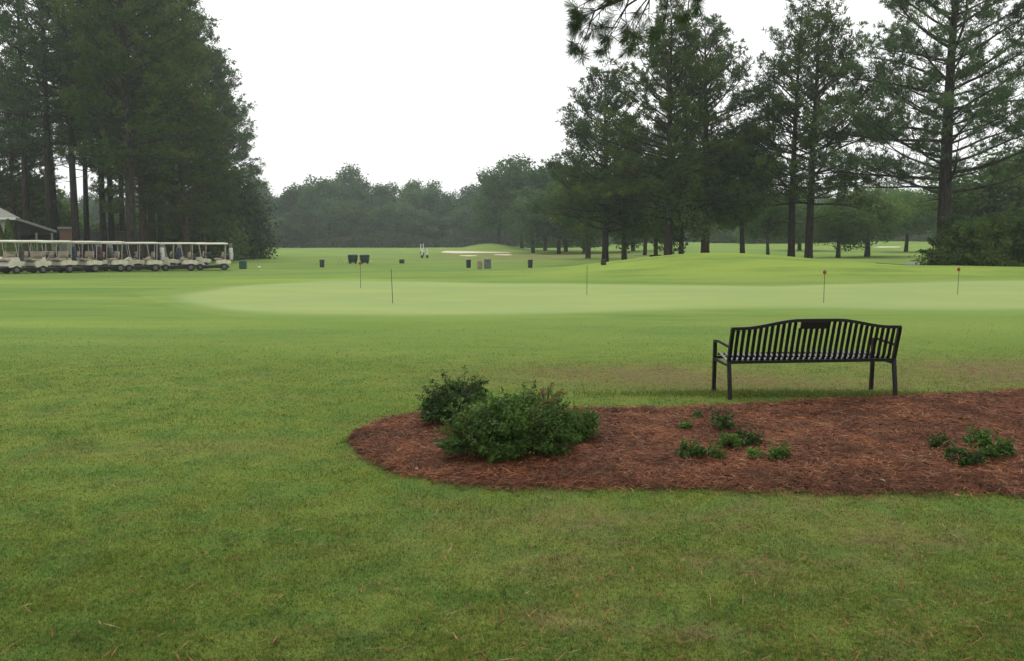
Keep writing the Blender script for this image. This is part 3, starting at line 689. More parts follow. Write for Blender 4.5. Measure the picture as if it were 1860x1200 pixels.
r = np.random.RandomState(9); k = 150000; bx = r.uniform(-140, 165, k); dp = r.rand(k)**1.5; by = 198+dp*30+3*vnoise(bx, bx*0, 12, 3); bh = (1.2+2.6*vnoise(bx, bx*0, 5, 4))*(1+dp*1.6)
V, Fc = leaf_quads(np.stack([bx, by, height(bx, by)+r.rand(k)*bh], -1), np.tile([0, -.5, .7], (k, 1)), .62, .45, r, .8)
tag(link('underbrush', np_mesh('underbrush', V, Fc, M['brush'])), 'brownish brush along the foot of the far wood', 'underbrush', None, 'stuff')

# ------------------------------------------------------------------ overhanging pine near the camera
def near_pine():
    root = empty('pine_tree', (10.6, 12.6, H1(10.6, 12.6)))
    tag(root, 'near pine whose drooping branch hangs into the top of the picture', 'tree')
    rnd = random.Random(77); r = np.random.RandomState(77)
    tr, cr = pine_parts(140, 18, .42, 4.6, 60, M['bark'], M['pine'], top=.3, K=12, L=.24, W=.03, r0=.28, sub=1.0)
    link('trunk', tr, root); link('crown', cr, root)
    mb = MB(); P, D = [], []
    base = root.location
    def twig(p, d, L_, rad, depth, droop):
        n = max(3, int(L_/.14)); pts = [p.copy()]
        for i in range(n):
            d = (d+Vector((rnd.gauss(0, .09), rnd.gauss(0, .09), rnd.gauss(0, .07)-droop))).normalized(); p = p+d*(L_/n); pts.append(p.copy())
            if depth and i > 0 and rnd.random() < .95:
                s = Vector((rnd.gauss(0, 1), rnd.gauss(0, .8), rnd.gauss(-.15, .7))); s = (d*1.0+s*.75).normalized(); twig(p, s, L_*rnd.uniform(.30, .5), rad*.55, depth-1, droop*.5)
            if depth == 0 or i > n*.65:
                P.append(p.copy()); D.append(d.copy())
        mb.tube(pts, [rad*(1-.7*i/n) for i in range(n+1)], 5, caps=False)
        P.append(p.copy()); D.append(d.copy())
    def W(px, py, Y):
        d = ray(px, py); t = Y/d.y; return Vector((d.x*t, d.y*t, CAMH+d.z*t))-base
    main = [Vector((0, 0, 9.4)), W(1800, -330, 12.8), W(1480, -190, 12.9), W(1300, -110, 13), W(1195, -20, 13)]
    mb.tube(main, [.085, .07, .055, .042, .034], 8, caps=False)
    for (a, b, c_, L_) in ((1195, -20, (-.75, 0, -.65), .85), (1195, -20, (-.95, .1, -.15), .75), (1180, -15, (-.25, 0, -1), .38), (1240, -60, (-.1, .2, -1), .42), (1300, -110, (-.25, 0, -.9), .60),
                           (1300, -100, (.15, .1, -1), .45), (1150, -20, (-.6, 0, -.9), .85), (1120, -10, (-.75, .1, -.7), .75), (1215, -10, (-.3, .1, -1), .50), (1180, 0, (-.5, -.2, -.8), .60), (1100, -10, (-.8, 0, -.35), .55), (1255, -20, (.05, 0, -1), .34), (1080, 20, (-.4, 0, -.9), .60), (1160, -30, (-.9, .2, -.40), .80), (1140, 10, (-.55, -.1, -.75), .65), (1120, 0, (-.9, 0, -.5), .55), (1250, -50, (.3, .3, -.9), .36)):
        s = W(a, b, 13); j = min(main, key=lambda q: (q-s).length)
        if (j-s).length > .02: mb.tube([j, j.lerp(s, .5)+Vector((0, 0, .02)), s], [.02, .017, .014], 5, caps=False)
        twig(s, Vector(c_).normalized(), L_*.86, .014, 2, .02)
    link('branch', mb.mesh('branch', M['bark'], True), root)
    V, Fc = tuft_tris(np.array([tuple(v) for v in P]), np.array([tuple(v) for v in D]), 22, .165, .0060, r, 1.0, .6)
    link('branch_needles', np_mesh('branch_needles', V, Fc, M['pine_blue']), root)
near_pine()
# unseen pines, added round the viewpoint to shade the near lawn
for i, (x_, y_, v, s) in enumerate(((7.0, -2.6, 1, .80), (-5.5, -6.5, 1, .80))):
    plant_tree('pine_tree', LV[v], (x_, y_, H1(x_, y_)), i*2.1, s, ('tall unseen pine added at the right to shade the near lawn', 'tall unseen pine added behind the viewpoint to the left for shade')[i], 'tree', 'unseen pines added for shade round the viewpoint')

# ------------------------------------------------------------------ bench
def bench():
    pl, pr = at(1326, 725), at(1627, 720.5)
    d = (pr-pl); Lb = d.length-.005; ang = math.atan2(d.y, d.x)
    mid = (pl+pr)/2; n = Vector((-math.sin(ang), math.cos(ang), 0))
    o = mid+n*.07
    root = empty('park_bench', (o.x, o.y, H1(o.x, o.y)), ang)
    tag(root, 'black metal slatted bench seen from behind, standing at the edge of the mulch bed', 'bench')
    hl = Lb/2; q = .0185
    yb = lambda z: -.115*((z-.42)/.40)**1.1 if z > .42 else 0
    for s in (-1, 1):
        x = s*hl
        MB().tube([(x, -.07, -.04), (x, -.045, .15), (x, 0, .42), (x, yb(.62), .62), (x, yb(.77), .77)], q, 4, True).build('rear_leg', M['black'], root)
        MB().tube([(x, .47, -.04), (x, .46, .2), (x, .455, .42), (x, .455, .575)], q, 4, True).build('front_leg', M['black'], root)
        ar = MB(); ar.tube([(x, .475, .585), (x, .33, .60), (x, .15, .588), (x, -.02, .575), (x, yb(.58)-.0, .572)], .0145, 4, True)
        ar.build('armrest', M['black'], root)
        MB().tube([(x, .44, .385), (x, .02, .37)], .014, 4, True).build('seat_rail', M['black'], root)
    def top(x):
        a = abs(x)/hl; return .768+.078*(1-float(ss(.22, .88, a)))+.007*(1-a*a)
    n_ = 40
    tr = MB(); pts = []
    for i in range(n_+1):
        x = -hl-.012+(2*hl+.024)*i/n_; z = top(x); pts.append((x, yb(z), z))
    tr.tube(pts, .0165, 4, True); tr.build('top_rail', M['black'], root)
    MB().tube([(-hl, -.005, .405), (hl, -.005, .405)], .0165, 4, True).build('lower_rail', M['black'], root)
    MB().tube([(-hl, .475, .40), (hl, .475, .40)], .015, 4, True).build('front_rail', M['black'], root)
    ns = 30; sp_ = 2*hl/ns
    bs = MB(); st = MB()
    for i in range(1, ns):
        x = -hl+i*sp_; zt = top(x)-.012
        if abs(x+.045) < .15: zt = .800-.034
        pts = [(x, .012, .425), (x, -.012, .47), (x, yb(.56)+.004, .56), (x, yb(.70)+.004, .70), (x, yb(zt), zt)]
        for a, b in zip(pts, pts[1:]):
            va, vb = Vector(a), Vector(b); c = (va+vb)/2; L_ = (vb-va).length; th = math.atan2(vb.y-va.y, vb.z-va.z)
            bs.box(c, (.0365, .006, L_+.004), (-th, 0, 0))
        prof = [(.012, .425), (.05, .405), (.11, .388), (.19, .384), (.28, .398), (.37, .420), (.445, .438), (.475, .434), (.494, .412)]
        for (ya, za), (yb_, zb) in zip(prof, prof[1:]):
            L_ = math.hypot(yb_-ya, zb-za); th = math.atan2(zb-za, yb_-ya); st.box((x, (ya+yb_)/2, (za+zb)/2+.012), (.0365, L_+.004, .006), (th, 0, 0))
    bs.build('backrest', M['black'], root); st.build('seat', M['gloss'], root)
    MB().box((-.045, yb(.80)-.002, .797), (.30, .012, .080), (math.atan2(.115, .40), 0, 0), .003).build('plaque', M['plaque'], root)
bench()

# ------------------------------------------------------------------ bushes in the bed
def on_bed(px, py):
    p = at(px, py); return Vector((p.x, p.y, float(bedz(p.x, p.y)) if in_bed(p.x, p.y) else p.z))
az = shrub_parts(501, 1.26, .95, .55, M['azalea'], M['bark_grey'], 64, 230, .036, .016, .55, .06, .5, 150, 1.6)
plant_shrub('azalea_bush', az, on_bed(925, 832), .3, (.98, .9, 1.05), 'largest green azalea bush at the left end of the mulch bed')
az2 = shrub_parts(502, 1.10, .6, .37, M['azalea_dark'], M['bark_grey'], 44, 170, .036, .016, .6, .34, .5, 60, 1.3)
plant_shrub('azalea_bush', az2, on_bed(824, 763), 1.3, (1.42, .9, .98), 'dark spreading azalea bush behind and left of the largest one')
az3 = shrub_parts(503, .52, .45, .30, M['azalea'], M['bark_grey'], 26, 130, .034, .015, .6, .08, .5, 50, 1.5)
plant_shrub('azalea_bush', az3, on_bed(1047, 806), 0, (.85, .9, 1.15), 'small round azalea bush at the right of the largest one')
az4 = shrub_parts(504, .26, .22, .34, M['azalea_tan'], M['bark_grey'], 8, 30, .028, .013, .6, .45, .7, 34, 1.5)
plant_shrub('azalea_bush', az4, on_bed(990, 776), 0, (1.2, 1, .86), 'thin dying azalea twigs with tan leaves poking up behind the largest bush')
small = [shrub_parts(510+i, .26, .22, .17, (M['azalea'], M['azalea_dark'], M['azalea'])[i], M['bark_grey'], 11, 42, .036, .018, .6, .12, .6, 16, 1.5) for i in range(3)]
for px, py, v, s, lab in ((1311, 790, 1, (.95, .9, 1.15), 'dark upright seedling shrub below the left rear bench leg'), (1268, 768, 0, (.55, .5, .6), 'tiny sprig in the bed nearest the left bench leg'),
        (1243, 787, 0, (.85, .6, .55), 'low pale sprig left of the dark seedling shrub'), (1357, 818, 1, (.85, .8, 1.0), 'dark round seedling shrub in the middle of the left cluster'),
        (1325, 823, 2, (.8, .7, .8), 'sparse seedling shrub just left of the dark round one'), (1290, 843, 0, (.95, .8, .9), 'green seedling shrub at the front of the left cluster'),
        (1250, 843, 2, (.8, .7, .9), 'yellowish seedling shrub at the front left of the cluster'), (1412, 843, 0, (.95, .8, .9), 'seedling shrub at the right end of the left cluster'), (1370, 842, 2, (.6, .6, .5), 'tiny sprig at the front between two seedling shrubs'),
        (1706, 825, 1, (.62, .6, .9), 'small dark seedling left of the right hand cluster'), (1748, 855, 1, (1.1, .9, 1.1), 'dark seedling shrub at the front of the right hand cluster'),
        (1775, 815, 0, (.8, .8, .9), 'seedling shrub at the back of the right hand cluster'), (1795, 842, 2, (1.15, .9, 1.3), 'widest seedling shrub of the right hand cluster'), (1828, 838, 0, (.8, .8, 1.0), 'rightmost seedling shrub in the bed')):
    plant_shrub('seedling_shrub', small[v], on_bed(px, py), px*.37, s, lab, 'shrub', 'seedling shrubs dotted in the mulch bed')

# ------------------------------------------------------------------ practice pins
def pin(px, py, top_py, knob, lab, lean=0):
    p = at(px, py); h_ = (py-top_py)/F*p.y
    root = empty('golf_pin', p); tag(root, lab, 'golf pin', 'small pins on the practice green')
    MB().tube([(0, 0, -.05), (lean*.5, 0, h_*.5), (lean, 0, h_)], .0085, 8).build('pole', M['pole'], root)
    if knob:
        MB().lathe([(0, h_+.045), (.03, h_+.038), (.045, h_+.01), (.045, h_-.03), (.03, h_-.058), (0, h_-.06)], 14).build('knob', M['red'], root, True)
    MB().lathe([(.054, .012), (.056, .018), (.050, .018), (.050, -.04), (0, -.04)], 18).build('cup', M['darkplastic'], root)
pin(655, 525, 478, True, 'red-topped pin farthest left on the green')
pin(713.5, 553, 490, False, 'plain slanting pin left of centre, nearer than the red-topped one', -.03)
pin(1066, 538, 484, False, 'plain pin between the slanting one and the bench')
pin(1496, 552, 494, True, 'red-topped pin directly beyond the bench')
pin(1739, 537, 489, True, 'red-topped pin farthest right on the green', .012)

# ------------------------------------------------------------------ range furniture
def round_bin(px, py, w, top, lab, mat='bin_black'):
    p = at(px, py); sc = p.y/F; rr = w*sc/2; h_ = (py-top)*sc
    root = empty('litter_bin', p); tag(root, lab, 'bin', 'dark bins and boxes behind the green')
    MB().lathe([(0, 0), (rr*.82, 0), (rr*.84, .02), (rr*.95, h_*.76), (rr*.88, h_*.78), (0, h_*.78)], 20).build('body', M[mat], root, True)
    MB().lathe([(rr*.86, h_*.79), (rr*1.03, h_*.79), (rr*1.03, h_*.86), (rr*.8, h_*.97), (0, h_)], 20).build('lid', M[mat], root, True)
    for k in (.25, .5): MB().lathe([(rr*.87, h_*k), (rr*.95, h_*k+.01), (rr*.95, h_*k+.03), (rr*.87, h_*k+.04)], 20).build('hoop', M['darkplastic'], root)
    return root
round_bin(585, 486, 9.5, 471.5, 'leftmost dark bin with lid behind the green')
round_bin(851, 487, 9.5, 471.5, 'dark bin left of the grey box')
round_bin(963, 487, 9.5, 471.5, 'dark bin alone right of the grey box')
def crate(px, py, w, top, lab, mat, name='storage_box', slat=False):
    p = at(px, py); sc = p.y/F; ww = w*sc; h_ = (py-top)*sc
    root = empty(name, p, .08); tag(root, lab, 'box')
    MB().box((0, 0, h_*.46), (ww, ww*.8, h_*.88), None, .015).build('body', M[mat], root)
    MB().box((0, 0, h_*.95), (ww*1.05, ww*.86, h_*.1), None, .012).build('lid', M[mat], root)
    if slat:
        for k in (-1, 0, 1): MB().box((k*ww*.3, -ww*.41, h_*.47), (ww*.18, .02, h_*.74)).build('slat', M['tan'], root)
    else: MB().box((0, -ww*.43, h_*.80), (ww*.3, .02, .04)).build('latch', M['darkplastic'], root)
crate(885.5, 488.5, 12.5, 471, 'grey upright box between two dark bins', 'grey_box')
crate(871.5, 489.5, 9, 474.5, 'tan wooden crate touching the grey box', 'tan', 'wooden_crate', True)
crate(730, 479, 9, 471.5, 'small dark box between the two barrels and the white poles', 'bin_black')
crate(1096, 481.5, 9, 472.5, 'small dark box at the foot of the leftmost pine', 'bin_black')
crate(441.5, 489, 12, 474, 'green box just right of the golf carts', 'box_green')
for px, lab in ((641, 'left one of two big dark green barrels'), (662.5, 'right one of two big dark green barrels')):
    p = at(px, 479.5); sc = p.y/F; w = 18*sc/2; h_ = 17.5*sc
    root = empty('storage_barrel', p); tag(root, lab, 'barrel', 'pair of big barrels behind the green')
    MB().lathe([(0, .10), (w*.72, .10), (w*.88, .2), (w*.98, h_*.6), (w*.96, h_*.66), (0, h_*.66)], 22).build('drum', M['bin_green'], root, True)
    MB().lathe([(w*.94, h_*.67), (w*1.02, h_*.69), (w*1.02, h_*.86), (w*.9, h_*.96), (0, h_)], 22).build('lid', M['bin_green'], root, True)
    for s in (-1, 1): MB().box((s*w*.55, 0, .055), (.10, w*1.2, .11)).build('foot', M['rubber'], root)
    sd = -1 if px < 650 else 1
    MB().box((sd*w*1.22, -.02, .17), (w*.40, w*.8, .10), None, .02).build('side_tray', M['rim'], root)
    for k in (-1, 1): MB().box((sd*w*1.22+k*w*.14, -.02, .07), (.03, .03, .14)).build('tray_leg', M['strut'], root)
# wire bag stand
p = at(619, 483.5); root = empty('bag_stand', p); tag(root, 'thin wire bag stand left of the two barrels', 'stand')
w = .17
for s in (-1, 1): MB().tube([(s*w, 0, 0), (s*w*.9, 0, .32), (s*w*.4, 0, .42)], .012, 6).build('leg', M['edge_grey'], root)
MB().tube([(-w*.4, 0, .42), (w*.4, 0, .42)], .012, 6).build('handle', M['edge_grey'], root); MB().tube([(-w, 0, .16), (w, 0, .16)], .010, 6).build('crossbar', M['edge_grey'], root)
# white range markers
for px, py, top, hw, lab in ((769, 466, 443, .05, 'tallest white pole out on the range'), (764.5, 463, 444, .06, 'short white pole left of the tallest one'), (766.5, 469, 452, .09, 'white marker with dark foot left of the tallest pole'), (776, 469, 451, .09, 'white marker with dark foot right of the tallest pole')):
    p = at(px, py); sc = p.y/F; h_ = (py-top)*sc
    root = empty('range_marker', p); tag(root, lab, 'marker', 'white markers on the range')
    MB().tube([(0, 0, h_*.3), (0, 0, h_)], hw, 8).build('pole', M['white'], root)
    MB().lathe([(hw*1.5, 0), (hw*1.5, h_*.22), (hw, h_*.3), (0, h_*.3)], 12).build('base', M['darkplastic'], root)
# golf ball like white marker near the carts
p = at(471, 488.5); root = empty('tee_marker', p); tag(root, 'small round white marker on the grass right of the green box', 'marker')
MB().lathe([(0, .17), (.05, .16), (.085, .12), (.085, .07), (.05, .03), (.03, .02), (0, .02)], 14).build('ball', M['white'], root, True); MB().lathe([(.012, -.03), (.012, .03)], 8).build('spike', M['strut'], root)
# far low black benches behind the mound
for px, Y, lab in ((1190, 56, 'low black bench left one behind the slope of the mound'), (1211, 54, 'low black bench right one behind the slope of the mound')):
    p = P_(px, Y); root = empty('garden_bench', p, -.3); tag(root, lab, 'bench', 'low benches by the pines')
    k = 1.0
    MB().box((0, 0, .42), (.75, .36, .05), None, .01).build('seat', M['black'], root); MB().box((0, .17, .62), (.75, .04, .26), (.15, 0, 0), .01).build('backrest', M['black'], root)
    for sx_ in (-1, 1): MB().box((sx_*.33, 0, .20), (.05, .34, .40)).build('leg', M['black'], root)

# ------------------------------------------------------------------ golf carts (front faces -x)
def make_cart():
    t = empty('golf_cart')
    fl = MB(); fl.box((-.05, 0, .30), (2.05, 1.0, .07), None, .02); fl.box((.1, 0, .20), (1.9, .5, .12)); fl.build('chassis', M['darkplastic'], t)
    # rear body with wheel arch
    arch = [(.72+.27*math.cos(a), .22+.27*math.sin(a)) for a in np.linspace(math.pi, .0, 9)]
    prof = [(.20, .42), (.22, .62), (.34, .68), (.80, .70), (1.12, .64), (1.18, .54), (1.12, .42)]+[(x, max(z, .42)) for x, z in arch[::-1]]
    MB().prism(prof, -.58, .58, .03).build('rear_body', M['cream'], t)
    arch = [(-.80+.26*math.cos(a), .22+.26*math.sin(a)) for a in np.linspace(math.pi, 0, 9)]
    prof = [(-.50, .34), (-.56, .60), (-.62, .86), (-.72, .90), (-.98, .72), (-1.16, .56), (-1.20, .42), (-1.16, .34)]+[(x, max(z, .34)) for x, z in arch]
    MB().prism(prof, -.57, .57, .04).build('front_cowl', M['cream'], t)
    MB().box((-1.19, 0, .38), (.05, .9, .08), None, .02).build('bumper', M['darkplastic'], t)
    for s in (-1, 1): MB().box((-1.125, s*.36, .56), (.06, .16, .06), (0, .6, 0), .015).build('headlight', M['rim'], t)
    MB().box((-.58, 0, .84), (.12, 1.0, .10), None, .02).build('dashboard', M['darkplastic'], t)
    MB().box((.36, 0, .74), (.50, 1.08, .11), None, .035).build('seat', M['beige'], t)
    MB().box((.66, 0, 1.02), (.10, 1.06, .38), (0, .14, 0), .04).build('seat_back', M['beige'], t)
    for s in (-1, 1): MB().tube([(.62, s*.56, .72), (.58, s*.57, .93), (.30, s*.57, .95), (.20, s*.57, .90)], .016, 6).build('armrest', M['darkplastic'], t)
    rf = MB().box((-.02, 0, 1.745), (2.04, 1.20, .095), None, .035); rf.box((-.02, 0, 1.80), (1.7, .95, .03), None, .012); rf.build('roof', M['cream_roof'], t)
    for s in (-1, 1):
        MB().tube([(-.66, s*.55, .86), (-.86, s*.54, 1.25), (-.88, s*.54, 1.72)] if False else [(-.70, s*.55, .86), (-.82, s*.55, 1.72)], .020, 6).build('front_strut', M['strut'], t)
        MB().tube([(.80, s*.55, .68), (.86, s*.55, 1.72)], .020, 6).build('rear_strut', M['strut'], t)
    ws = MB(); ws.box((-.765, 0, 1.30), (.012, 1.05, .80), (0, -.14, 0)); ws.build('windscreen', M['glass'], t)
    MB().tube([(-.60, -.28, .84), (-.42, -.28, 1.02)], .016, 6).build('steering_column', M['darkplastic'], t)
    sw = MB(); pts = [(-.42+.17*math.cos(a)*.62, -.28+.17*math.sin(a), 1.02+.17*math.cos(a)*.78) for a in np.linspace(0, 2*math.pi, 17)]; sw.tube(pts, .013, 6); sw.build('steering_wheel', M['darkplastic'], t)
    bw = MB(); bw.box((1.12, 0, .64), (.22, .95, .04)); bw.tube([(.90, -.45, 1.12), (1.14, -.45, 1.10), (1.14, .45, 1.10), (.90, .45, 1.12)], .016, 6); bw.build('bag_rack', M['darkplastic'], t)
    bk = MB(); bk.box((.94, 0, .93), (.22, .90, .20), None, .02); bk.build('basket', M['darkplastic'], t)
    for x, rr in ((-.80, .215), (.72, .225)):
        for s in (-1, 1):
            w = MB().lathe([(rr*.55, -.08), (rr*.92, -.09), (rr, -.05), (rr, .05), (rr*.92, .09), (rr*.55, .08)], 20, (x, s*.50, rr), 'y').build('wheel', M['rubber'], t, True)
            MB().lathe([(0, s*.070), (rr*.2, s*.085), (rr*.5, s*.06), (rr*.58, s*.075)], 16, (x, s*.50, rr), 'y').build('rim', M['hub'], w)
    return t
def golf_bag(loc, rz, col, lab):
    root = empty('golf_bag', loc, rz); tag(root, lab, 'golf bag', 'golf bags on the cart racks')
    MB().lathe([(0, 0), (.11, 0), (.125, .05), (.115, .45), (.13, .78), (.11, .80), (0, .76)], 16).build('bag_body', col, root, True)
    MB().box((0, -.12, .35), (.15, .06, .36), None, .02).build('pocket', col, root)
    c = MB(); rr = random.Random(hash(lab) % 999)
    for k in range(6):
        a = k*1.05; x, y = .06*math.cos(a), .06*math.sin(a); h_ = rr.uniform(.98, 1.1); c.tube([(x, y, .7), (x*1.5, y*1.5, h_)], .007, 5); c.box((x*1.5, y*1.5, h_), (.05, .03, .03))
    c.build('clubs', M['rim'], root)
m_bags = [simple('maroon_bag', (.10, .03, .05), .6), simple('navy_bag', (.03, .04, .10), .6), simple('white_bag', (.6, .6, .58), .6), simple('grey_bag', (.12, .12, .13), .6)]
proto = make_cart()
G_C = 'golf carts lined up at left'
front = [(386, 60.5, .36, 'rightmost golf cart at the end of the line, beside the dark evergreen'), (324, 58.5, .42, 'second golf cart from the right end of the front line'),
         (258, 56.5, .50, 'third golf cart from the right end of the front line'), (192, 54.2, .62, 'fourth golf cart from the right end of the front line'),
         (143, 52.6, .85, 'fifth golf cart from the right, turned slightly towards the camera'), (95, 51.2, .95, 'sixth golf cart from the right, below the lean-to roof'),
         (47, 50.0, 1.0, 'seventh golf cart from the right, below the pale house roof'), (-3, 49.0, 1.05, 'golf cart cut by the left edge of the picture in the front line')]
back = [(352, 63.5, .32, 'golf cart of the back row behind the last two carts'), (292, 61.5, .4, 'golf cart of the back row behind the second and third carts'), (228, 59.3, .5, 'golf cart of the back row behind the third and fourth carts'),
        (165, 57, .7, 'golf cart of the back row behind the fourth and fifth carts'), (118, 55.2, .9, 'golf cart of the back row behind the fifth and sixth carts'), (70, 53.8, .98, 'golf cart of the back row behind the sixth and seventh carts'), (22, 52.4, 1.02, 'golf cart of the back row behind the seventh cart')]
for i, (px, Y, rz, lab) in enumerate(front+back):
    c = proto if i == 0 else copy_tree(proto)
    p = P_(px, Y); c.location = p; c.rotation_euler.z = rz; tag(c, lab, 'golf cart', G_C)
    if i in (0, 2, 4, 5, 7, 9, 11, 13):
        for s in ((-.22, .22) if i != 0 else (-.22,)):
            q = Matrix.Rotation(rz, 3, 'Z') @ Vector((1.18, s, .665)); 
            golf_bag(p+q, rz+1.57, m_bags[(i+int(s > 0)) % 4 if i else 2], '%s golf bag on the %s' % (('maroon', 'navy', 'white', 'grey')[(i+int(s > 0)) % 4 if i else 2], lab.split(',')[0].replace('golf cart', 'cart').replace('back row behind the', 'back row behind').replace(' of the front line', ' of front line').replace(' of the picture', '')))

# ------------------------------------------------------------------ buildings at left
def clubhouse():
    p = P_(-60, 64); root = empty('club_house', (p.x, p.y, p.z), R(28)); ks = 64*.88/F; tag(root, 'cream house with pale grey hipped roof cut by the left edge, behind the carts', 'building')
    x1 = 100*ks; x0 = -9.0; ze = hh(397.5, 62)-p.z; zt = hh(368, 68)-p.z+.9
    e = .45; y0, y1 = -.0, 9.0
    xw = x1-e-.25
    w = MB(); w.box(((x0+xw)/2, (y0+y1)/2, ze/2), (xw-x0, y1-y0, ze)); w.build('wall', M['wall_cream'], root)
    bm = MB(); a = [bm.bm.verts.new(v) for v in ((x0-e, y0-e, ze), (x1, y0-e, ze), (x1, y1+e, ze), (x0-e, y1+e, ze))]
    b = [bm.bm.verts.new(v) for v in ((x0-e, y0-e, ze+.1), (x1, y0-e, ze+.1), (x1, y1+e, ze+.1), (x0-e, y1+e, ze+.1))]
    rx = x1-4.1; r1, r2 = bm.bm.verts.new((rx-3, 4.5, ze+2.6)), bm.bm.verts.new((rx, 4.5, ze+2.6)); f = bm.bm.faces.new
    f(a[::-1]); 
    for k in range(4): f((a[k], a[(k+1) % 4], b[(k+1) % 4], b[k]))
    f((b[0], b[1], r2, r1)); f((b[1], b[2], r2)); f((b[2], b[3], r1, r2)); f((b[3], b[0], r1))
    bm.build('roof', M['shingle'], root)
    MB().box(((x0+x1)/2-.2, y0-e-.02, ze+.04), (x1-x0+.4, .05, .16)).build('gutter', M['white'], root)
    for xx in (xw-.7, xw-2.6):
        wn = MB().box((xx, y0-.02, 1.5), (.9, .06, 1.1)).build('window', M['darkplastic'], root); fr = MB()
        for s in (-1, 1): fr.box((xx+s*.47, y0-.04, 1.5), (.07, .09, 1.24)); fr.box((xx, y0-.04, 1.5+s*.585), (.87, .09, .07))
        fr.build('frame', M['white'], wn)
clubhouse()
def lean_to():
    p = P_(60, 63); root = empty('cart_shed', (p.x, p.y, p.z), R(28)); ks = 63*.88/F; tag(root, 'open dark lean-to shed with sloping edge right of the pale roof', 'shed')
    xa = -27*ks; xb = 45*ks; za = hh(396, 63)-p.z; zb = hh(419, 63)-p.z; D = 7
    rf = MB(); rf.prism([(xa, za-.16), (xb, zb-.16), (xb, zb-.06), (xa, za-.06)], 0, D); rf.build('roof', M['dark_wood'], root)
    rf = MB(); rf.prism([(xa, za-.18), (xb+.05, zb-.18), (xb+.05, zb), (xa, za)], -.09, -.005); rf.build('fascia', M['edge_grey'], root)
    MB().box(((xa+xb)/2, D-.1, zb/2-.1), (xb-xa, .12, zb-.25)).build('back_wall', M['dark_wood'], root)
    MB().prism([(xa, zb-.3), (xb-.1, zb-.3), (xb-.1, zb-.2), (xa, za-.2)], .9, 1.0).build('gable_boards', M['dark_wood'], root)
    for x in (xa+.15, (xa+xb)/2, xb-.25): MB().box((x, .12, zb/2-.1), (.14, .14, zb-.16)).build('post', M['edge_grey'] if x > 0 else M['dark_wood'], root)
lean_to()
def brick_house():
    p = P_(124, 80); sc = 80/F; root = empty('brick_building', (p.x, p.y, p.z), R(26)); tag(root, 'small pinkish brick building with pale band seen between pine trunks', 'building')
    ht = hh(413, 80)-p.z; w = 24*sc
    MB().box((0, 2, ht*.28), (w, 4, ht*.56)).build('lower_wall', M['wall_cream'], root); MB().box((0, 2, ht*.75), (w, 4.01, ht*.38)).build('brick_wall', M['brick'], root)
    MB().box((0, 1.95, ht*.97), (w+.3, 4.3, ht*.06)).build('coping', M['wall_cream'], root)
    p2 = P_(225, 95); root = empty('boundary_wall', (p2.x, p2.y, p2.z), R(23)); tag(root, 'long low grey wall behind the trunks of the left wood', 'wall')
    h2 = hh(422, 95)-p2.z; MB().box((0, 0, h2/2), (10.5, .3, h2)).build('panel', M['grey_wall'], root); MB().box((0, 0, h2+.05), (10.7, .4, .1)).build('coping', M['edge_grey'], root)
brick_house()
con = shrub_parts(305, 1.7, 1.7, 2.9, M['leaf_bright'], M['bark_grey'], 60, 160, .13, .08, 1.3)
def cone_shrub(px, Y, h_, lab):
    r = np.random.RandomState(int(px)+50); k = 5200; z = r.rand(k)**1.3; a = r.rand(k)*6.283; rad = (.66*(1-z)**.75+.03)*(1+.12*np.sin(a*5+z*9))*np.sqrt(r.uniform(.45, 1, k))
    V, Fc = leaf_quads(np.stack([rad*np.cos(a), rad*np.sin(a), .05+z*h_], -1), np.stack([np.cos(a), np.sin(a), .4+0*a], -1), .14, .08, r, .6)
    t = empty('conical_shrub', P_(px, Y)); tag(t, lab, 'shrub', 'conical evergreens by the house'); MB().tube([(0, 0, -.1), (0, 0, h_*.9)], [.05, .01], 6).build('stem', M['bark_grey'], t)
    link('foliage', np_mesh('foliage', V, Fc, M['leaf']), t)
cone_shrub(19, 61.5, hh(398, 61.5)+.25, 'pointed evergreen in front of the corner of the pale roof')
cone_shrub(2, 61, hh(404, 61)+.25, 'pointed evergreen at the very left edge in front of the house')

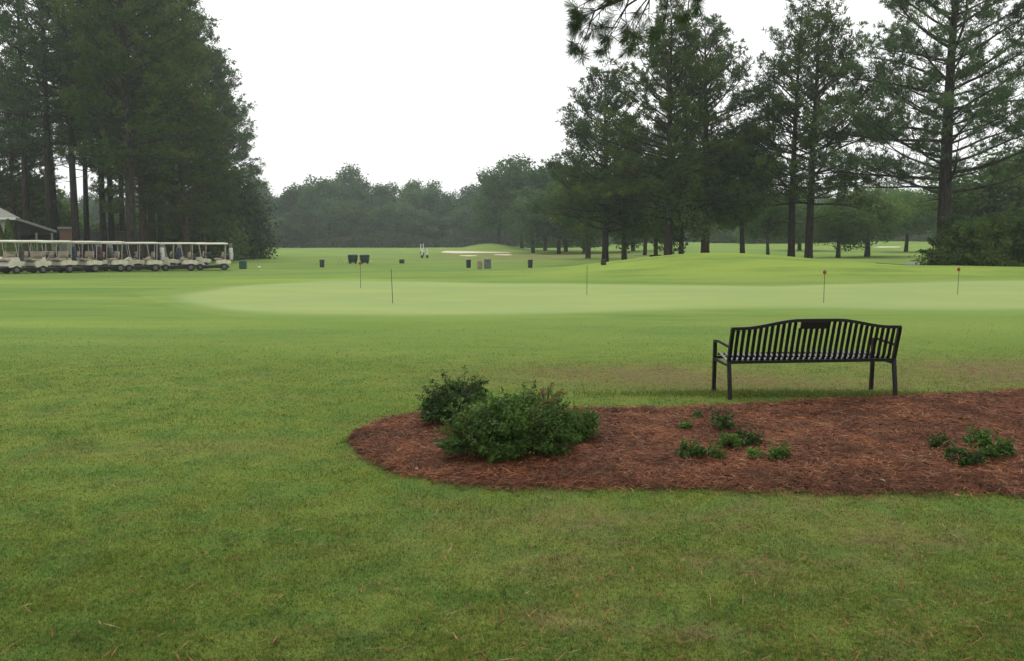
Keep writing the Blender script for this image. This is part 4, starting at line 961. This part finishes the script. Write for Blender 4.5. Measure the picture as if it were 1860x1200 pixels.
# ------------------------------------------------------------------ air
hz = MB().box((0, 172, 18), (800, 460, 44)); 
m, nt, out = newmat('haze_air'); pv = N(nt, 'ShaderNodeVolumePrincipled'); pv.inputs['Density'].default_value = .0005; pv.inputs['Color'].default_value = (.86, .93, 1, 1)
pv.inputs['Anisotropy'].default_value = .2
nt.links.new(pv.outputs[0], out.inputs['Volume'])
o = hz.build('haze', m); tag(o, 'thin pale haze in the air over the course', None, None, 'stuff')

# ------------------------------------------------------------------ light
w = bpy.data.worlds.new('World'); scene.world = w; w.use_nodes = True; nt = w.node_tree; bg = nt.nodes['Background']
sky = nt.nodes.new('ShaderNodeTexSky'); sky.sky_type = 'NISHITA'; sky.sun_disc = False
SUN_EL, SUN_AZ = 52, -20      # azimuth from +Y towards +X, sun ahead and slightly left
sky.sun_elevation = R(SUN_EL); sky.sun_rotation = R(SUN_AZ); sky.dust_density = 6; sky.air_density = 1.2; sky.ozone_density = .6
hs = nt.nodes.new('ShaderNodeHueSaturation'); hs.inputs['Saturation'].default_value = .14
nt.links.new(sky.outputs[0], hs.inputs['Color']); 
mx = mixc(nt, .6, hs.outputs[0], (10.6, 10.7, 10.6))      # even cloud cover over the sky
nt.links.new(mx, bg.inputs['Color']); bg.inputs['Strength'].default_value = .13
sd = bpy.data.lights.new('sun', 'SUN'); sd.energy = 1.3; sd.angle = R(18); sd.color = (1, .97, .92)
so = bpy.data.objects.new('sun', sd); COL.objects.link(so)
el, azm = R(SUN_EL), R(SUN_AZ); dirv = Vector((math.sin(azm)*math.cos(el), math.cos(azm)*math.cos(el), math.sin(el)))
so.rotation_euler = (-dirv).to_track_quat('-Z', 'Y').to_euler(); so.location = (0, 0, 60)
scene.view_settings.view_transform = 'Standard'; scene.view_settings.look = 'None'; scene.view_settings.exposure = .15; scene.view_settings.gamma = 1
cy = scene.cycles; cy.max_bounces = 6; cy.diffuse_bounces = 3; cy.glossy_bounces = 2; cy.transmission_bounces = 3; cy.transparent_max_bounces = 8; cy.volume_bounces = 1
cy.use_denoising = True
